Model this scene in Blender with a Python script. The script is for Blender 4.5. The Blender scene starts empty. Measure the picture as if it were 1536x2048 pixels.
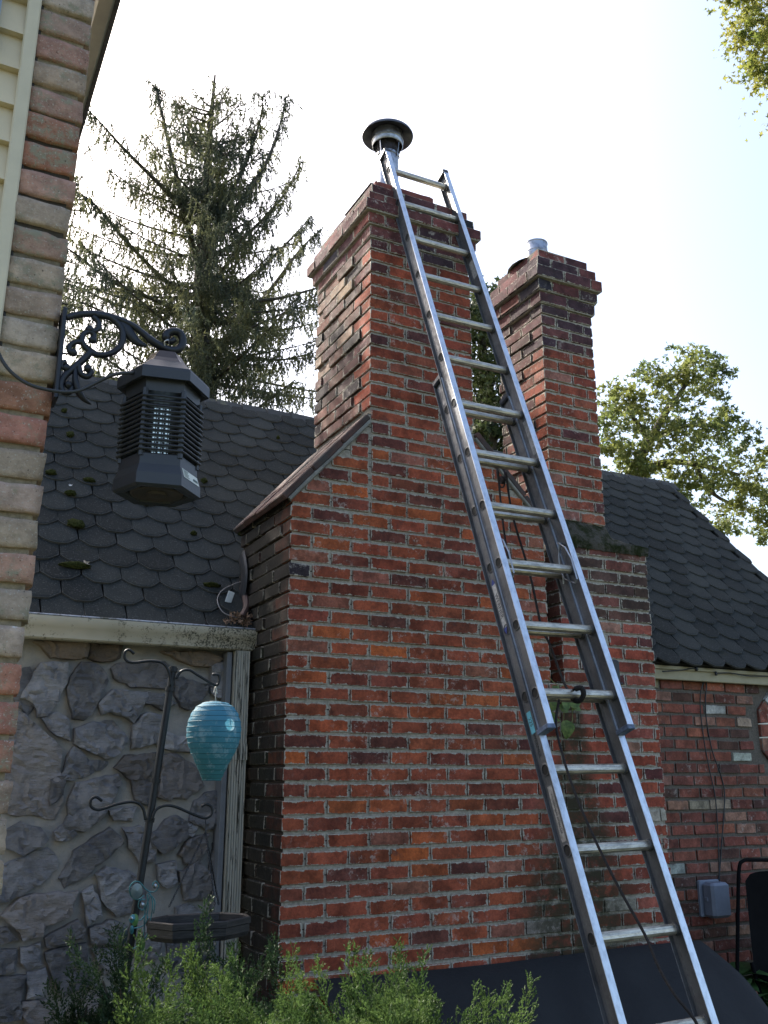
import bpy, bmesh, math, random
from math import radians, sin, cos, pi, sqrt, floor
from mathutils import Vector, Matrix, noise
from mathutils.geometry import delaunay_2d_cdt
R = random.Random(7)
sc = bpy.context.scene
COL = sc.collection

# ---------------------------------------------------------------- camera, sky, sun, exposure
H = 1.55                                   # eye height
FPX, PITCH, YAW = 1850.0, radians(15.9), radians(27.0)
cam_d = bpy.data.cameras.new('camera'); cam = bpy.data.objects.new('camera', cam_d); COL.objects.link(cam)
cam_d.sensor_fit = 'VERTICAL'; cam_d.sensor_height = 36.0; cam_d.lens = FPX / 2048 * 36.0
cam_d.clip_start = 0.05; cam_d.clip_end = 600
cam.location = (0, 0, H); cam.rotation_euler = (pi / 2 + PITCH, 0, -YAW)
sc.camera = cam
SUN_EL = radians(42.0)
SUN_DIR = Vector((-0.33 * cos(SUN_EL), 0.944 * cos(SUN_EL), sin(SUN_EL))).normalized()   # towards the sun
world = bpy.data.worlds.new('World'); sc.world = world; world.use_nodes = True
wn = world.node_tree.nodes; wl = world.node_tree.links; wn.clear()
sky = wn.new('ShaderNodeTexSky'); sky.sky_type = 'NISHITA'; sky.sun_disc = False
sky.sun_elevation = SUN_EL; sky.sun_rotation = math.atan2(SUN_DIR.x, SUN_DIR.y)
sky.air_density = 1.0; sky.dust_density = 4.5; sky.ozone_density = 0.7
bg = wn.new('ShaderNodeBackground'); bg.inputs['Strength'].default_value = 0.15
wo = wn.new('ShaderNodeOutputWorld'); wl.new(sky.outputs[0], bg.inputs[0]); wl.new(bg.outputs[0], wo.inputs[0])
sun_d = bpy.data.lights.new('sun', 'SUN'); sun_d.energy = 4.0; sun_d.angle = radians(0.53); sun_d.color = (1.0, 0.94, 0.84)
sun = bpy.data.objects.new('sun', sun_d); COL.objects.link(sun)
sun.rotation_euler = (-SUN_DIR).to_track_quat('-Z', 'Y').to_euler()
sc.view_settings.view_transform = 'Standard'; sc.view_settings.look = 'None'
sc.view_settings.gamma = 1.0; sc.view_settings.use_curve_mapping = False
sc.view_settings.exposure = 1.4
sc.cycles.max_bounces = 6; sc.cycles.diffuse_bounces = 3; sc.cycles.transparent_max_bounces = 6

# ---------------------------------------------------------------- helpers
_cp, _sp, _cy, _sy = cos(PITCH), sin(PITCH), cos(YAW), sin(YAW)
def ray(x, y):
    xc = (x - 768) / FPX; yc = (1024 - y) / FPX
    d = _cp - yc * _sp; z = _sp + yc * _cp
    return Vector((xc * _cy + d * _sy, -xc * _sy + d * _cy, z))
def at(x, y, Y):                           # the point of the place seen at that pixel, Y metres into the yard
    r = ray(x, y); k = Y / r.y
    return Vector((r.x * k, Y, H + r.z * k))
def atX(x, y, X):
    r = ray(x, y); k = X / r.x
    return Vector((X, r.y * k, H + r.z * k))
def pix(p):
    p = Vector(p) - Vector((0, 0, H))
    r = p.x * _cy - p.y * _sy; d = p.x * _sy + p.y * _cy
    cz = d * _cp + p.z * _sp; cu = -d * _sp + p.z * _cp
    if cz < 0.05: return (-9999, -9999, cz)
    return (768 + FPX * r / cz, 1024 - FPX * cu / cz, cz)

def tag(o, label=None, cat=None, group=None, kind=None):
    if label: o['label'] = label
    if cat: o['category'] = cat
    if group: o['group'] = group
    if kind: o['kind'] = kind
    return o
def empty(name, loc=(0, 0, 0), label=None, cat=None, group=None, kind=None):
    o = bpy.data.objects.new(name, None); COL.objects.link(o); o.location = loc
    o.empty_display_size = 0.1
    return tag(o, label, cat, group, kind)
def link(name, me, parent=None):
    o = bpy.data.objects.new(name, me); COL.objects.link(o)
    if parent is not None:
        o.parent = parent
        o.matrix_parent_inverse = Matrix.Translation(-parent_loc(parent))
    return o
def parent_loc(p): return Vector(p.location) if p.type == 'EMPTY' else Vector((0, 0, 0))
class MB:
    def __init__(s): s.v = []; s.f = []; s.c = None; s.smooth = False
    def add(s, vs, fs):
        n = len(s.v); s.v.extend([tuple(v) for v in vs]); s.f.extend([tuple(i + n for i in f) for f in fs]); return s
    def box(s, x0, x1, y0, y1, z0, z1, M=None):
        vs = [Vector(p) for p in ((x0, y0, z0), (x1, y0, z0), (x1, y1, z0), (x0, y1, z0), (x0, y0, z1), (x1, y0, z1), (x1, y1, z1), (x0, y1, z1))]
        if M is not None: vs = [M @ v for v in vs]
        return s.add(vs, [(0, 3, 2, 1), (4, 5, 6, 7), (0, 1, 5, 4), (1, 2, 6, 5), (2, 3, 7, 6), (3, 0, 4, 7)])
    def bbox(s, x0, x1, y0, y1, z0, z1, b=0.004, M=None):        # box with chamfered edges
        X = (x0, x0 + b, x1 - b, x1); Yy = (y0, y0 + b, y1 - b, y1); Z = (z0, z0 + b, z1 - b, z1)
        vs = []
        lay = [(b, z0), (0, z0 + b), (0, z1 - b), (b, z1)]
        for ins, z in lay:
            xs0, xs1, ys0, ys1 = x0 + ins, x1 - ins, y0 + ins, y1 - ins
            c = b if ins == 0 else b * 0.6
            vs += [(xs0 + c, ys0, z), (xs1 - c, ys0, z), (xs1, ys0 + c, z), (xs1, ys1 - c, z), (xs1 - c, ys1, z), (xs0 + c, ys1, z), (xs0, ys1 - c, z), (xs0, ys0 + c, z)]
        vs = [Vector(v) for v in vs]
        if M is not None: vs = [M @ v for v in vs]
        fs = [tuple(range(7, -1, -1)), tuple(range(24, 32))]
        for k in range(3):
            for i in range(8):
                j = (i + 1) % 8; fs.append((k * 8 + i, k * 8 + j, k * 8 + 8 + j, k * 8 + 8 + i))
        return s.add(vs, fs)
    def tube(s, pts, rad, n=8, cap=True, flat=1.0, up=None):
        pts = [Vector(p) for p in pts]
        m = len(pts); rr = rad if hasattr(rad, '__len__') else [rad] * m
        base = len(s.v); prev = None
        for i, p in enumerate(pts):
            t = (pts[min(i + 1, m - 1)] - pts[max(i - 1, 0)])
            if t.length < 1e-9: t = Vector((0, 0, 1))
            t.normalize()
            if prev is None:
                a = Vector(up) if up is not None else (Vector((0, 0, 1)) if abs(t.z) < 0.9 else Vector((0, 1, 0)))
            else: a = prev
            a = (a - t * a.dot(t))
            if a.length < 1e-6: a = t.orthogonal()
            a.normalize(); prev = a; b = t.cross(a)
            for k in range(n):
                an = 2 * pi * k / n
                s.v.append(tuple(p + (a * cos(an) + b * sin(an) * flat) * rr[i]))
        for i in range(m - 1):
            for k in range(n):
                j = (k + 1) % n
                s.f.append((base + i * n + k, base + i * n + j, base + (i + 1) * n + j, base + (i + 1) * n + k))
        if cap:
            s.f.append(tuple(base + k for k in range(n - 1, -1, -1)))
            s.f.append(tuple(base + (m - 1) * n + k for k in range(n)))
        return s
    def lathe(s, c, prof, n=32, M=None, close=False, a0=0.0):
        base = len(s.v); c = Vector(c)
        for r, z in prof:
            for k in range(n):
                a = a0 + 2 * pi * k / n
                v = Vector((r * cos(a), r * sin(a), z))
                if M is not None: v = M @ v
                s.v.append(tuple(c + v))
        for i in range(len(prof) - 1):
            for k in range(n):
                j = (k + 1) % n
                s.f.append((base + i * n + k, base + i * n + j, base + (i + 1) * n + j, base + (i + 1) * n + k))
        if close:
            s.f.append(tuple(base + k for k in range(n - 1, -1, -1)))
            s.f.append(tuple(base + (len(prof) - 1) * n + k for k in range(n)))
        return s
    def mesh(s, name, mat=None, smooth=False):
        me = bpy.data.meshes.new(name); me.from_pydata(s.v, [], s.f); me.update()
        if mat: me.materials.append(mat)
        if smooth: me.polygons.foreach_set('use_smooth', [True] * len(me.polygons))
        return me
    def obj(s, name, mat, parent=None, smooth=False, auto=None):
        me = s.mesh(name, mat, smooth)
        o = link(name, me, parent)
        if auto is not None:
            me.polygons.foreach_set('use_smooth', [True] * len(me.polygons))
            me.set_sharp_from_angle(angle=radians(auto))
        return o
def spl(pts, k=6):                         # Catmull-Rom through points
    pts = [Vector(p) for p in pts]; out = []
    for i in range(len(pts) - 1):
        p0 = pts[max(i - 1, 0)]; p1 = pts[i]; p2 = pts[i + 1]; p3 = pts[min(i + 2, len(pts) - 1)]
        for j in range(k):
            t = j / k
            out.append(0.5 * ((2 * p1) + (p2 - p0) * t + (2 * p0 - 5 * p1 + 4 * p2 - p3) * t * t + (3 * p1 - p0 - 3 * p2 + p3) * t ** 3))
    out.append(pts[-1]); return out

# ---------------------------------------------------------------- material tools
class NT:
    def __init__(s, name):
        s.m = bpy.data.materials.new(name); s.m.use_nodes = True
        s.n = s.m.node_tree.nodes; s.l = s.m.node_tree.links; s.n.clear()
        s.out = s.n.new('ShaderNodeOutputMaterial'); s.b = s.n.new('ShaderNodeBsdfPrincipled')
        s.l.new(s.b.outputs[0], s.out.inputs[0])
    def set(s, node, key, val):
        if isinstance(val, bpy.types.NodeSocket): s.l.new(val, node.inputs[key])
        else: node.inputs[key].default_value = val
    def pos(s): return s.n.new('ShaderNodeNewGeometry').outputs['Position']
    def tc(s, w='Object'): return s.n.new('ShaderNodeTexCoord').outputs[w]
    def noise(s, vec, scale, det=4.0, rough=0.6, out='Fac', dist=0.0):
        n = s.n.new('ShaderNodeTexNoise'); s.l.new(vec, n.inputs['Vector'])
        n.inputs['Scale'].default_value = scale; n.inputs['Detail'].default_value = det; n.inputs['Roughness'].default_value = rough
        n.inputs['Distortion'].default_value = dist
        return n.outputs[out]
    def mp(s, vec, scale=(1, 1, 1), rot=(0, 0, 0)):
        n = s.n.new('ShaderNodeMapping'); s.l.new(vec, n.inputs[0]); n.inputs['Scale'].default_value = scale; n.inputs['Rotation'].default_value = rot
        return n.outputs[0]
    def math(s, op, a, b=0.0, c=None, clamp=False):
        n = s.n.new('ShaderNodeMath'); n.operation = op; n.use_clamp = clamp
        s.set(n, 0, a); s.set(n, 1, b)
        if c is not None: s.set(n, 2, c)
        return n.outputs[0]
    def ramp(s, fac, a, b, lo=0.0, hi=1.0):             # smooth map a..b -> lo..hi
        n = s.n.new('ShaderNodeMapRange'); n.interpolation_type = 'SMOOTHSTEP'
        s.set(n, 0, fac); n.inputs[1].default_value = a; n.inputs[2].default_value = b; n.inputs[3].default_value = lo; n.inputs[4].default_value = hi
        return n.outputs[0]
    def mix(s, fac, a, b, mode='MIX'):
        n = s.n.new('ShaderNodeMix'); n.data_type = 'RGBA'; n.blend_type = mode
        s.set(n, 0, fac)
        for k, v in ((6, a), (7, b)):
            if isinstance(v, (tuple, list)): n.inputs[k].default_value = (*v[:3], 1)
            else: s.l.new(v, n.inputs[k])
        return n.outputs[2]
    def col(s, c):
        if isinstance(c, (tuple, list)): s.b.inputs['Base Color'].default_value = (*c[:3], 1)
        else: s.l.new(c, s.b.inputs['Base Color'])
    def bump(s, h, strength=0.5, dist=0.01, prev=None):
        n = s.n.new('ShaderNodeBump'); s.l.new(h, n.inputs['Height']); n.inputs['Strength'].default_value = strength; n.inputs['Distance'].default_value = dist
        if prev: s.l.new(prev, n.inputs['Normal'])
        s.l.new(n.outputs[0], s.b.inputs['Normal']); return n.outputs[0]
    def rough(s, v, metal=0.0, spec=None):
        s.set(s.b, 'Roughness', v); s.set(s.b, 'Metallic', metal)
        if spec is not None: s.set(s.b, 'Specular IOR Level', spec)
    def xyz(s, vec):
        n = s.n.new('ShaderNodeSeparateXYZ'); s.l.new(vec, n.inputs[0]); return n.outputs

def simple(name, c, rough=0.6, metal=0.0, var=0.25, scale=12, bump=0.15, bscale=60, dirt=None, dirt_amt=0.4, dscale=3):
    t = NT(name); p = t.pos()
    v = t.ramp(t.noise(p, scale, 5), 0.25, 0.75, 1 - var, 1 + var * 0.6)
    c1 = t.mix(1.0, c, v, 'MULTIPLY')
    # value into colour multiply
    if dirt:
        m = t.ramp(t.noise(p, dscale, 8, 0.7), 0.62 - dirt_amt * 0.35, 0.72 - dirt_amt * 0.1, 0, 1)
        c1 = t.mix(m, c1, dirt)
    t.col(c1); t.rough(rough, metal)
    if bump: t.bump(t.noise(p, bscale, 4), bump, 0.004)
    return t.m

MORTAR = (0.42, 0.385, 0.32)
def brick_material(name, attr, mortar=MORTAR, smear=1.0, base_z=0.0, moss=True, lichen=0.0):
    t = NT(name); p = t.pos()
    if attr:
        a = t.n.new('ShaderNodeAttribute'); a.attribute_name = 'Col'; base = a.outputs['Color']; rnd = t.noise(p, 1.7, 1)
    else:
        oi = t.n.new('ShaderNodeObjectInfo'); base = oi.outputs['Color']; rnd = oi.outputs['Random']
    n1 = t.noise(p, 11, 6, 0.65); n2 = t.noise(p, 70, 5, 0.7); n3 = t.noise(p, 3.1, 3)
    v = t.ramp(n1, 0.3, 0.7, 0.55, 1.32)
    c = t.mix(1.0, base, v, 'MULTIPLY')
    v2 = t.ramp(n2, 0.3, 0.7, 0.75, 1.2); c = t.mix(1.0, c, v2, 'MULTIPLY')
    # dark pits
    pit = t.ramp(t.noise(p, 190, 3, 0.6), 0.30, 0.36, 1, 0); c = t.mix(t.math('MULTIPLY', pit, 0.7), c, (0.05, 0.03, 0.025))
    # soot bloom inside some bricks
    so = t.ramp(t.noise(p, 7.0, 6, 0.75), 0.57, 0.70, 0, 0.6); c = t.mix(so, c, (0.07, 0.045, 0.045))
    # pale efflorescence and old paint
    ef = t.math('MULTIPLY', t.ramp(t.noise(p, 24, 8, 0.8), 0.54, 0.63, 0, 1), t.ramp(n3, 0.50 - lichen * 0.10, 0.60, 0, 1))
    c = t.mix(t.math('MULTIPLY', ef, 0.55), c, (0.52, 0.46, 0.41))
    # mortar dragged over the arrises
    uv = t.n.new('ShaderNodeUVMap'); uv.uv_map = 'UVMap'; uv2 = t.n.new('ShaderNodeUVMap'); uv2.uv_map = 'Size'
    U = t.xyz(uv.outputs[0]); S = t.xyz(uv2.outputs[0])
    dx = t.math('MINIMUM', U[0], t.math('SUBTRACT', S[0], U[0])); dz = t.math('MINIMUM', U[1], t.math('SUBTRACT', S[1], U[1]))
    d = t.math('MINIMUM', dx, dz)
    wob = t.math('ADD', t.math('MULTIPLY', t.noise(p, 55, 6, 0.75), 0.024 * smear), t.math('MULTIPLY', t.noise(p, 9, 2), 0.010 * smear))
    wob = t.math('ADD', wob, t.math('MULTIPLY', t.ramp(t.noise(p, 26, 3, 0.6), .48, .68), 0.0065 * smear))
    wob = t.math('SUBTRACT', wob, 0.0152 * smear)
    sm = t.ramp(t.math('SUBTRACT', d, wob), -0.0008, 0.0012, 1, 0)
    mcol = t.mix(1.0, mortar, t.ramp(t.noise(p, 90, 4), 0.3, 0.7, 0.7, 1.15), 'MULTIPLY')
    c = t.mix(sm, c, mcol)
    if moss:
        P = t.xyz(p)
        N = t.xyz(t.n.new('ShaderNodeNewGeometry').outputs['True Normal'])
        left_shade = t.math('MULTIPLY', t.ramp(N[0], -.4, -.6, 0, 1), t.math('MULTIPLY', t.ramp(P[0], 1.66, 1.64, 0, 1), t.ramp(P[2], H + 1.45, H + 1.40, 0, 1)))  # shade painted onto the left face of the chimney base
        c = t.mix(t.math('MULTIPLY', left_shade, t.ramp(n1, .3, .7, .98, .80)), c, (0.010, 0.010, 0.008))
        # a wet streak that grows down the wall below the gap between the chimneys, and damp low courses
        drip = t.math('ABSOLUTE', t.math('SUBTRACT', P[0], t.math('ADD', 3.12, t.math('MULTIPLY', t.noise(p, 3, 3), 0.25))))
        low = t.ramp(P[2], H - 0.9, H + 0.45, 1, 0)
        wid = t.math('ADD', 0.10, t.math('MULTIPLY', low, 0.42))
        m = t.math('MULTIPLY', t.ramp(t.math('DIVIDE', drip, wid), 0.35, 1.0, 1, 0), t.ramp(P[2], H + 0.36, H + 0.55, 1, 0))
        m = t.math('MULTIPLY', m, t.ramp(t.noise(p, 14, 6, 0.75), 0.34, 0.54, 0.35, 1))
        c = t.mix(t.math('MULTIPLY', m, 0.9), c, (0.035, 0.034, 0.018))
        band = t.math('MULTIPLY', t.ramp(P[2], H + 1.30, H + 1.05, 0, 1), 0.0)
    t.col(c); t.rough(t.ramp(n2, 0.3, 0.7, 0.75, 0.95), 0, 0.25)
    hsum = t.math('ADD', t.math('MULTIPLY', n2, 0.5), t.math('MULTIPLY', t.noise(p, 240, 3), 0.25))
    hsum = t.math('ADD', hsum, t.math('MULTIPLY', n1, 0.8))
    t.bump(hsum, 0.55, 0.006)
    return t.m
def mortar_material(name, course, zref, color=MORTAR, moss=True):
    t = NT(name); p = t.pos(); P = t.xyz(p)
    n1 = t.noise(p, 60, 6, 0.75); n2 = t.noise(p, 8, 4)
    c = t.mix(1.0, color, t.ramp(n1, 0.3, 0.7, 0.62, 1.15), 'MULTIPLY')
    c = t.mix(t.ramp(n2, 0.5, 0.75, 0, 0.45), c, (0.20, 0.19, 0.165))
    ph = t.math('FRACT', t.math('DIVIDE', t.math('ADD', t.math('SUBTRACT', P[2], zref), t.math('MULTIPLY', t.noise(p, 7, 3), 0.006)), course))
    g = t.ramp(t.math('ABSOLUTE', t.math('SUBTRACT', ph, 0.54)), 0.02, 0.05, 1, 0)     # the struck joint line
    c = t.mix(t.math('MULTIPLY', g, 0.9), c, (0.035, 0.03, 0.027))
    if moss:
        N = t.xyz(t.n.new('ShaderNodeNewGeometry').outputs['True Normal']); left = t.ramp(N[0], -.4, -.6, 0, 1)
        left_shade = t.math('MULTIPLY', left, t.math('MULTIPLY', t.ramp(P[0], 1.66, 1.64, 0, 1), t.ramp(P[2], H + 1.45, H + 1.40, 0, 1)))
        c = t.mix(t.math('MULTIPLY', left_shade, .97), c, (0.012, 0.012, 0.010)); c = t.mix(t.math('MULTIPLY', left, .55), c, (0.06, 0.05, 0.042))  # base's left face painted with its shade; other left-facing mortar darkened
        drip = t.math('ABSOLUTE', t.math('SUBTRACT', P[0], t.math('ADD', 3.12, t.math('MULTIPLY', t.noise(p, 3, 3), 0.25))))
        low = t.ramp(P[2], H - 0.9, H + 0.45, 1, 0)
        wid = t.math('ADD', 0.10, t.math('MULTIPLY', low, 0.42))
        m = t.math('MULTIPLY', t.ramp(t.math('DIVIDE', drip, wid), 0.35, 1.0, 1, 0), t.ramp(P[2], H + 0.36, H + 0.55, 1, 0))
        m = t.math('MULTIPLY', m, t.ramp(t.noise(p, 14, 6, 0.75), 0.36, 0.6, 0.2, 1))
        c = t.mix(t.math('MULTIPLY', m, 0.85), c, (0.04, 0.045, 0.02))
    t.col(c); t.rough(0.95, 0, 0.2)
    h = t.math('SUBTRACT', n1, t.math('MULTIPLY', g, 1.4))
    t.bump(h, 0.8, 0.006)
    return t.m

COURSE = 0.0742; Z0 = H + 1.305            # a bed joint centre of the chimneys
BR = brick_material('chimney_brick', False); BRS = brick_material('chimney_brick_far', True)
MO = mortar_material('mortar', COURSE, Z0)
SOOT = 0
BR_SIDE = None

# ---------------------------------------------------------------- bricks
def pick(pal):
    t = R.random() * sum(w for w, _ in pal)
    for w, c in pal:
        t -= w
        if t <= 0: break
    k = R.uniform(0.85, 1.15) * 0.78
    return tuple(max(0.01, x * k * R.uniform(0.95, 1.05)) for x in c)
PAL_FRONT = [(38, (0.40, 0.102, 0.050)), (24, (0.35, 0.090, 0.048)), (14, (0.28, 0.078, 0.048)), (11, (0.47, 0.120, 0.047)), (3, (0.52, 0.130, 0.042)), (6, (0.18, 0.06, 0.045)), (6, (0.38, 0.14, 0.09)), (0.8, (0.06, 0.045, 0.055))]
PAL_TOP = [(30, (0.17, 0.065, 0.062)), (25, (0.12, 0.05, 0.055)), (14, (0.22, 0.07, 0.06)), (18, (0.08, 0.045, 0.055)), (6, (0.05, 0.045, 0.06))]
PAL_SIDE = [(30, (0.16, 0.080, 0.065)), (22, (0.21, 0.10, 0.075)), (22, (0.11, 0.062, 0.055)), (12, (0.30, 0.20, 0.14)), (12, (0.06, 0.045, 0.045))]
PAL_SOOT_SHADE = [(30, (0.065, 0.05, 0.04)), (25, (0.085, 0.05, 0.04)), (18, (0.05, 0.05, 0.035)), (8, (0.12, 0.05, 0.035))]  # sooty browns, darkened further to carry the shade of the side faces
PAL_LOWR = [(30, (0.38, 0.088, 0.050)), (18, (0.31, 0.075, 0.048)), (10, (0.38, 0.11, 0.075)), (8, (0.15, 0.05, 0.045)), (4, (0.40, 0.2, 0.14)), (2.5, (0.50, 0.44, 0.36))]
PAL_HOUSE = [(26, (0.30, 0.10, 0.07)), (20, (0.23, 0.08, 0.06)), (14, (0.36, 0.13, 0.08)), (10, (0.14, 0.07, 0.055)), (8, (0.38, 0.2, 0.14)), (3, (0.5, 0.5, 0.45)), (2, (0.42, 0.34, 0.24))]
_bcache = {}
def brick_mesh_data(L, D, Hh, seed, rough=1.0):
    r = random.Random(seed); b = 0.0035
    vs = []
    for ins, z in ((b, 0), (0, b), (0, Hh - b), (b, Hh)):
        for sx, sy in ((0, 0), (1, 0), (1, 1), (0, 1)):
            x = ins + sx * (L - 2 * ins) ; y = ins + sy * (D - 2 * ins)
            vs.append([x, y, z])
    # corner columns jitter
    jx = [[r.uniform(-1, 1) * 0.0022 * rough for _ in range(3)] for _ in range(8)]
    for i, v in enumerate(vs):
        k = (i % 4) + (4 if i >= 8 else 0)
        for a in range(3): v[a] += jx[k][a]
    fs = [(3, 2, 1, 0), (12, 13, 14, 15)]
    for k in range(3):
        for i in range(4):
            j = (i + 1) % 4; fs.append((k * 4 + i, k * 4 + j, k * 4 + 4 + j, k * 4 + 4 + i))
    uvs = []
    for f in fs:
        n = (Vector(vs[f[1]]) - Vector(vs[f[0]])).cross(Vector(vs[f[2]]) - Vector(vs[f[1]]))
        ax = max(range(3), key=lambda q: abs(n[q]))
        for i in f:
            x, y, z = vs[i]
            if ax == 1: uvs.append((x, z, L, Hh))
            elif ax == 0: uvs.append((y, z, D, Hh))
            else: uvs.append((x, y, L, D))
    return vs, fs, uvs
def fill_uv(me, uvs):
    a = me.uv_layers.new(name='UVMap'); b = me.uv_layers.new(name='Size')
    fa = []; fb = []
    for u in uvs: fa += [u[0], u[1]]; fb += [u[2], u[3]]
    a.data.foreach_set('uv', fa); b.data.foreach_set('uv', fb)
def brick_mesh(L, D, Hh, mat):
    key = (round(L, 3), round(D, 3), round(Hh, 3), R.randrange(6), mat.name)
    if key not in _bcache:
        vs, fs, uvs = brick_mesh_data(key[0], key[1], key[2], hash(key[:4]) & 0xffff)
        me = bpy.data.meshes.new('brick'); me.from_pydata(vs, [], fs); me.materials.append(mat); me.update(); fill_uv(me, uvs)
        _bcache[key] = me
    return _bcache[key]
def emit_bricks(parent, recs, mat, mats, limit=298, name='brick', stuffname='brick_mass'):
    """recs: (x0,x1,y0,y1,z0,z1,colour,tilt); the ones largest in the photograph become single objects, the rest one mass"""
    sc_ = []
    for r in recs:
        cx, cy, cz = (r[0] + r[1]) / 2, r[2], (r[4] + r[5]) / 2
        px = pix((cx, cy, cz)); a = 0
        if -40 < px[0] < 1576 and -40 < px[1] < 2088:
            p1 = pix((r[0], r[2], cz)); p2 = pix((r[1], r[2], cz)); p3 = pix((r[0], r[3], cz)); p4 = pix((cx, r[2], r[5])); p5 = pix((cx, r[2], r[4]))
            h = abs(p4[1] - p5[1])
            a = r[8] * h * abs(p2[0] - p1[0]) + r[9] * h * abs(p1[0] - p3[0])
        sc_.append(a)
    order = sorted(range(len(recs)), key=lambda i: -sc_[i])
    V = []; F = []; U = []; Cc = []
    for q, i in enumerate(order):
        x0, x1, y0, y1, z0, z1, c, tilt = recs[i][:8]
        if q < limit and sc_[i] > 60:
            me = brick_mesh(x1 - x0, y1 - y0, z1 - z0, mat)
            o = link(name, me, parent)
            o.location = (x0, y0, z0); o.rotation_euler = (R.uniform(-.006, .006), tilt, R.uniform(-.012, .012)); o.color = (*c, 1)
        else:
            vs, fs, uvs = brick_mesh_data(x1 - x0, y1 - y0, z1 - z0, R.random()); n = len(V)
            V += [(x + x0, y + y0, z + z0) for x, y, z in vs]; F += [tuple(k + n for k in f) for f in fs]; U += uvs
            Cc += [(*c, 1)] * sum(len(f) for f in fs)
    if V:
        me = bpy.data.meshes.new(stuffname); me.from_pydata(V, [], F); me.materials.append(mats); me.update(); fill_uv(me, U)
        ca = me.color_attributes.new('Col', 'FLOAT_COLOR', 'CORNER'); ca.data.foreach_set('color', [x for c in Cc for x in c])
        o = link(stuffname, me, parent); o['kind'] = 'stuff'
BH = 0.0605; ML = 0.2185; HL = 0.102; BD = 0.10; JT = 0.0125
def stack(recs, x0, x1, y0, y1, zb, zt, front=PAL_FRONT, side=PAL_SIDE, proud=0.005, left=True, right=True, side_proud=0.008, phase=0, colf=None, course=COURSE, zref=None, bh=BH, ml=ML, fscore=1, skipf=None, sidefn=None, leftcorner=True):
    zref = Z0 if zref is None else zref
    k0 = int(math.ceil((zb - zref) / course - 1e-6)); k = k0
    while zref + (k + 1) * course <= zt + 0.012:
        z = zref + k * course + (course - bh) / 2
        odd = (k + phase) % 2
        x = x0; first = True
        # corner piece
        cl = HL if odd else (ml - JT); cd = (ml - JT) if odd else HL
        while x < x1 - 0.03:
            L = cl if first else (ml - JT)
            xe = min(x + L, x1)
            if x1 - xe < 0.035: xe = x1
            c = colf(x, z) if colf else pick(front)
            zz = z + R.uniform(-.0018, .0018)
            D = cd if first and left else BD
            if not (skipf and skipf((x + xe) / 2, z)):
                recs.append((x - (side_proud if first and left else 0), xe, y0 - proud - R.uniform(-.002, .0025), y0 + D, zz, zz + bh + R.uniform(-.0015, .0015), c, R.uniform(-.005, .005), fscore, 1 if (first and left) else 0))
            x = xe + JT + R.uniform(-.002, .002); first = False
        if left:
            y = y0 + cd + JT
            while y < y1 - 0.03:
                ye = min(y + ml - JT, y1)
                c = sidefn(y, z) if sidefn else pick(side)
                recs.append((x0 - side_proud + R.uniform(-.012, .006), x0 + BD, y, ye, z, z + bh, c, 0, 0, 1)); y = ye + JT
        if right:
            y = y0 + BD + JT
            while y < y1 - 0.03:
                ye = min(y + ml - JT, y1); recs.append((x1 - BD, x1 + 0.004, y, ye, z, z + bh, pick(side), 0, 0, 0)); y = ye + JT
        k += 1
    return

# ---------------------------------------------------------------- the brick chimneys
YF = 4.15                                   # their common front face
YB = 4.90
chim = empty('brick_chimney', (2.35, 4.5, 0), 'tall red brick chimney behind the ladder, with broad base and round metal flue cap', 'chimney')
chim2 = empty('brick_chimney', (3.5, 4.5, 0), 'shorter brick chimney on the right with mossy ledge and open silver pipe on top', 'chimney')

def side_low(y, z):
    return pick(PAL_SOOT_SHADE)
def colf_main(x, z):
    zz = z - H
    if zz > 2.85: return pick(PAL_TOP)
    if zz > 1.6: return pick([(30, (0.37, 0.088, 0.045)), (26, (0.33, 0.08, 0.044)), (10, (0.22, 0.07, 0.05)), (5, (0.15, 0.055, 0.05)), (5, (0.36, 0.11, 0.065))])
    if x > 2.9 and zz < 0.4: return pick(PAL_LOWR)
    return pick(PAL_FRONT)
recs = []
# base, the part left of the gap (front face) down to the ground
stack(recs, 1.60, 3.135, YF, YB, H + 0.485, H + 1.38, side=PAL_SOOT_SHADE, colf=colf_main, right=False, sidefn=side_low)
stack(recs, 1.60, 3.185, YF, YB, 0.0, H + 0.49, side=PAL_SOOT_SHADE, colf=colf_main, right=False, sidefn=side_low)
# gable under the two sloping shoulders, in line with the shaft front
def gable(x, z):
    zz = z - H + 0.03
    xl = 1.62 + (zz - 1.33) / 1.10; xr = 3.11 - (zz - 1.33) / 1.12
    return x < xl + 0.03 or x > xr - 0.03
k = 0
zz = Z0 + round((1.35 - 1.305) / COURSE) * COURSE
z = Z0 + COURSE
while z < H + 1.86:
    h = z - H + 0.04
    xl = 1.60 + max(0, (h - 1.34)) / 1.08; xr = 3.135 - max(0, (h - 1.34)) / 1.12
    xl = max(xl, 1.60)
    odd = k % 2
    xs = 2.033 - (HL + JT if odd else 0)
    # bricks left of the seam, fitted to the slope
    x = 2.033 - JT
    Ls = [HL if odd else ML - JT] + [ML - JT] * 4
    for L in Ls:
        xa = max(x - L, xl)
        if x - xa > 0.03: recs.append((xa, x, YF - 0.005 - R.uniform(-.002, .002), YF + BD, z + 0.007, z + 0.007 + BH, pick(PAL_FRONT), R.uniform(-.004, .004), 1, 0))
        x = xa - JT
        if x - xl < 0.03: break
    x = 2.04
    first = True
    while x < xr - 0.03:
        L = HL if (first and odd) else ML - JT
        xe = min(x + L, xr)
        recs.append((x, xe, YF - 0.005 - R.uniform(-.002, .002), YF + BD, z + 0.007, z + 0.007 + BH, pick(PAL_FRONT), R.uniform(-.004, .004), 1, 0))
        x = xe + JT; first = False
    z += COURSE; k += 1
ZSH = z
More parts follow.
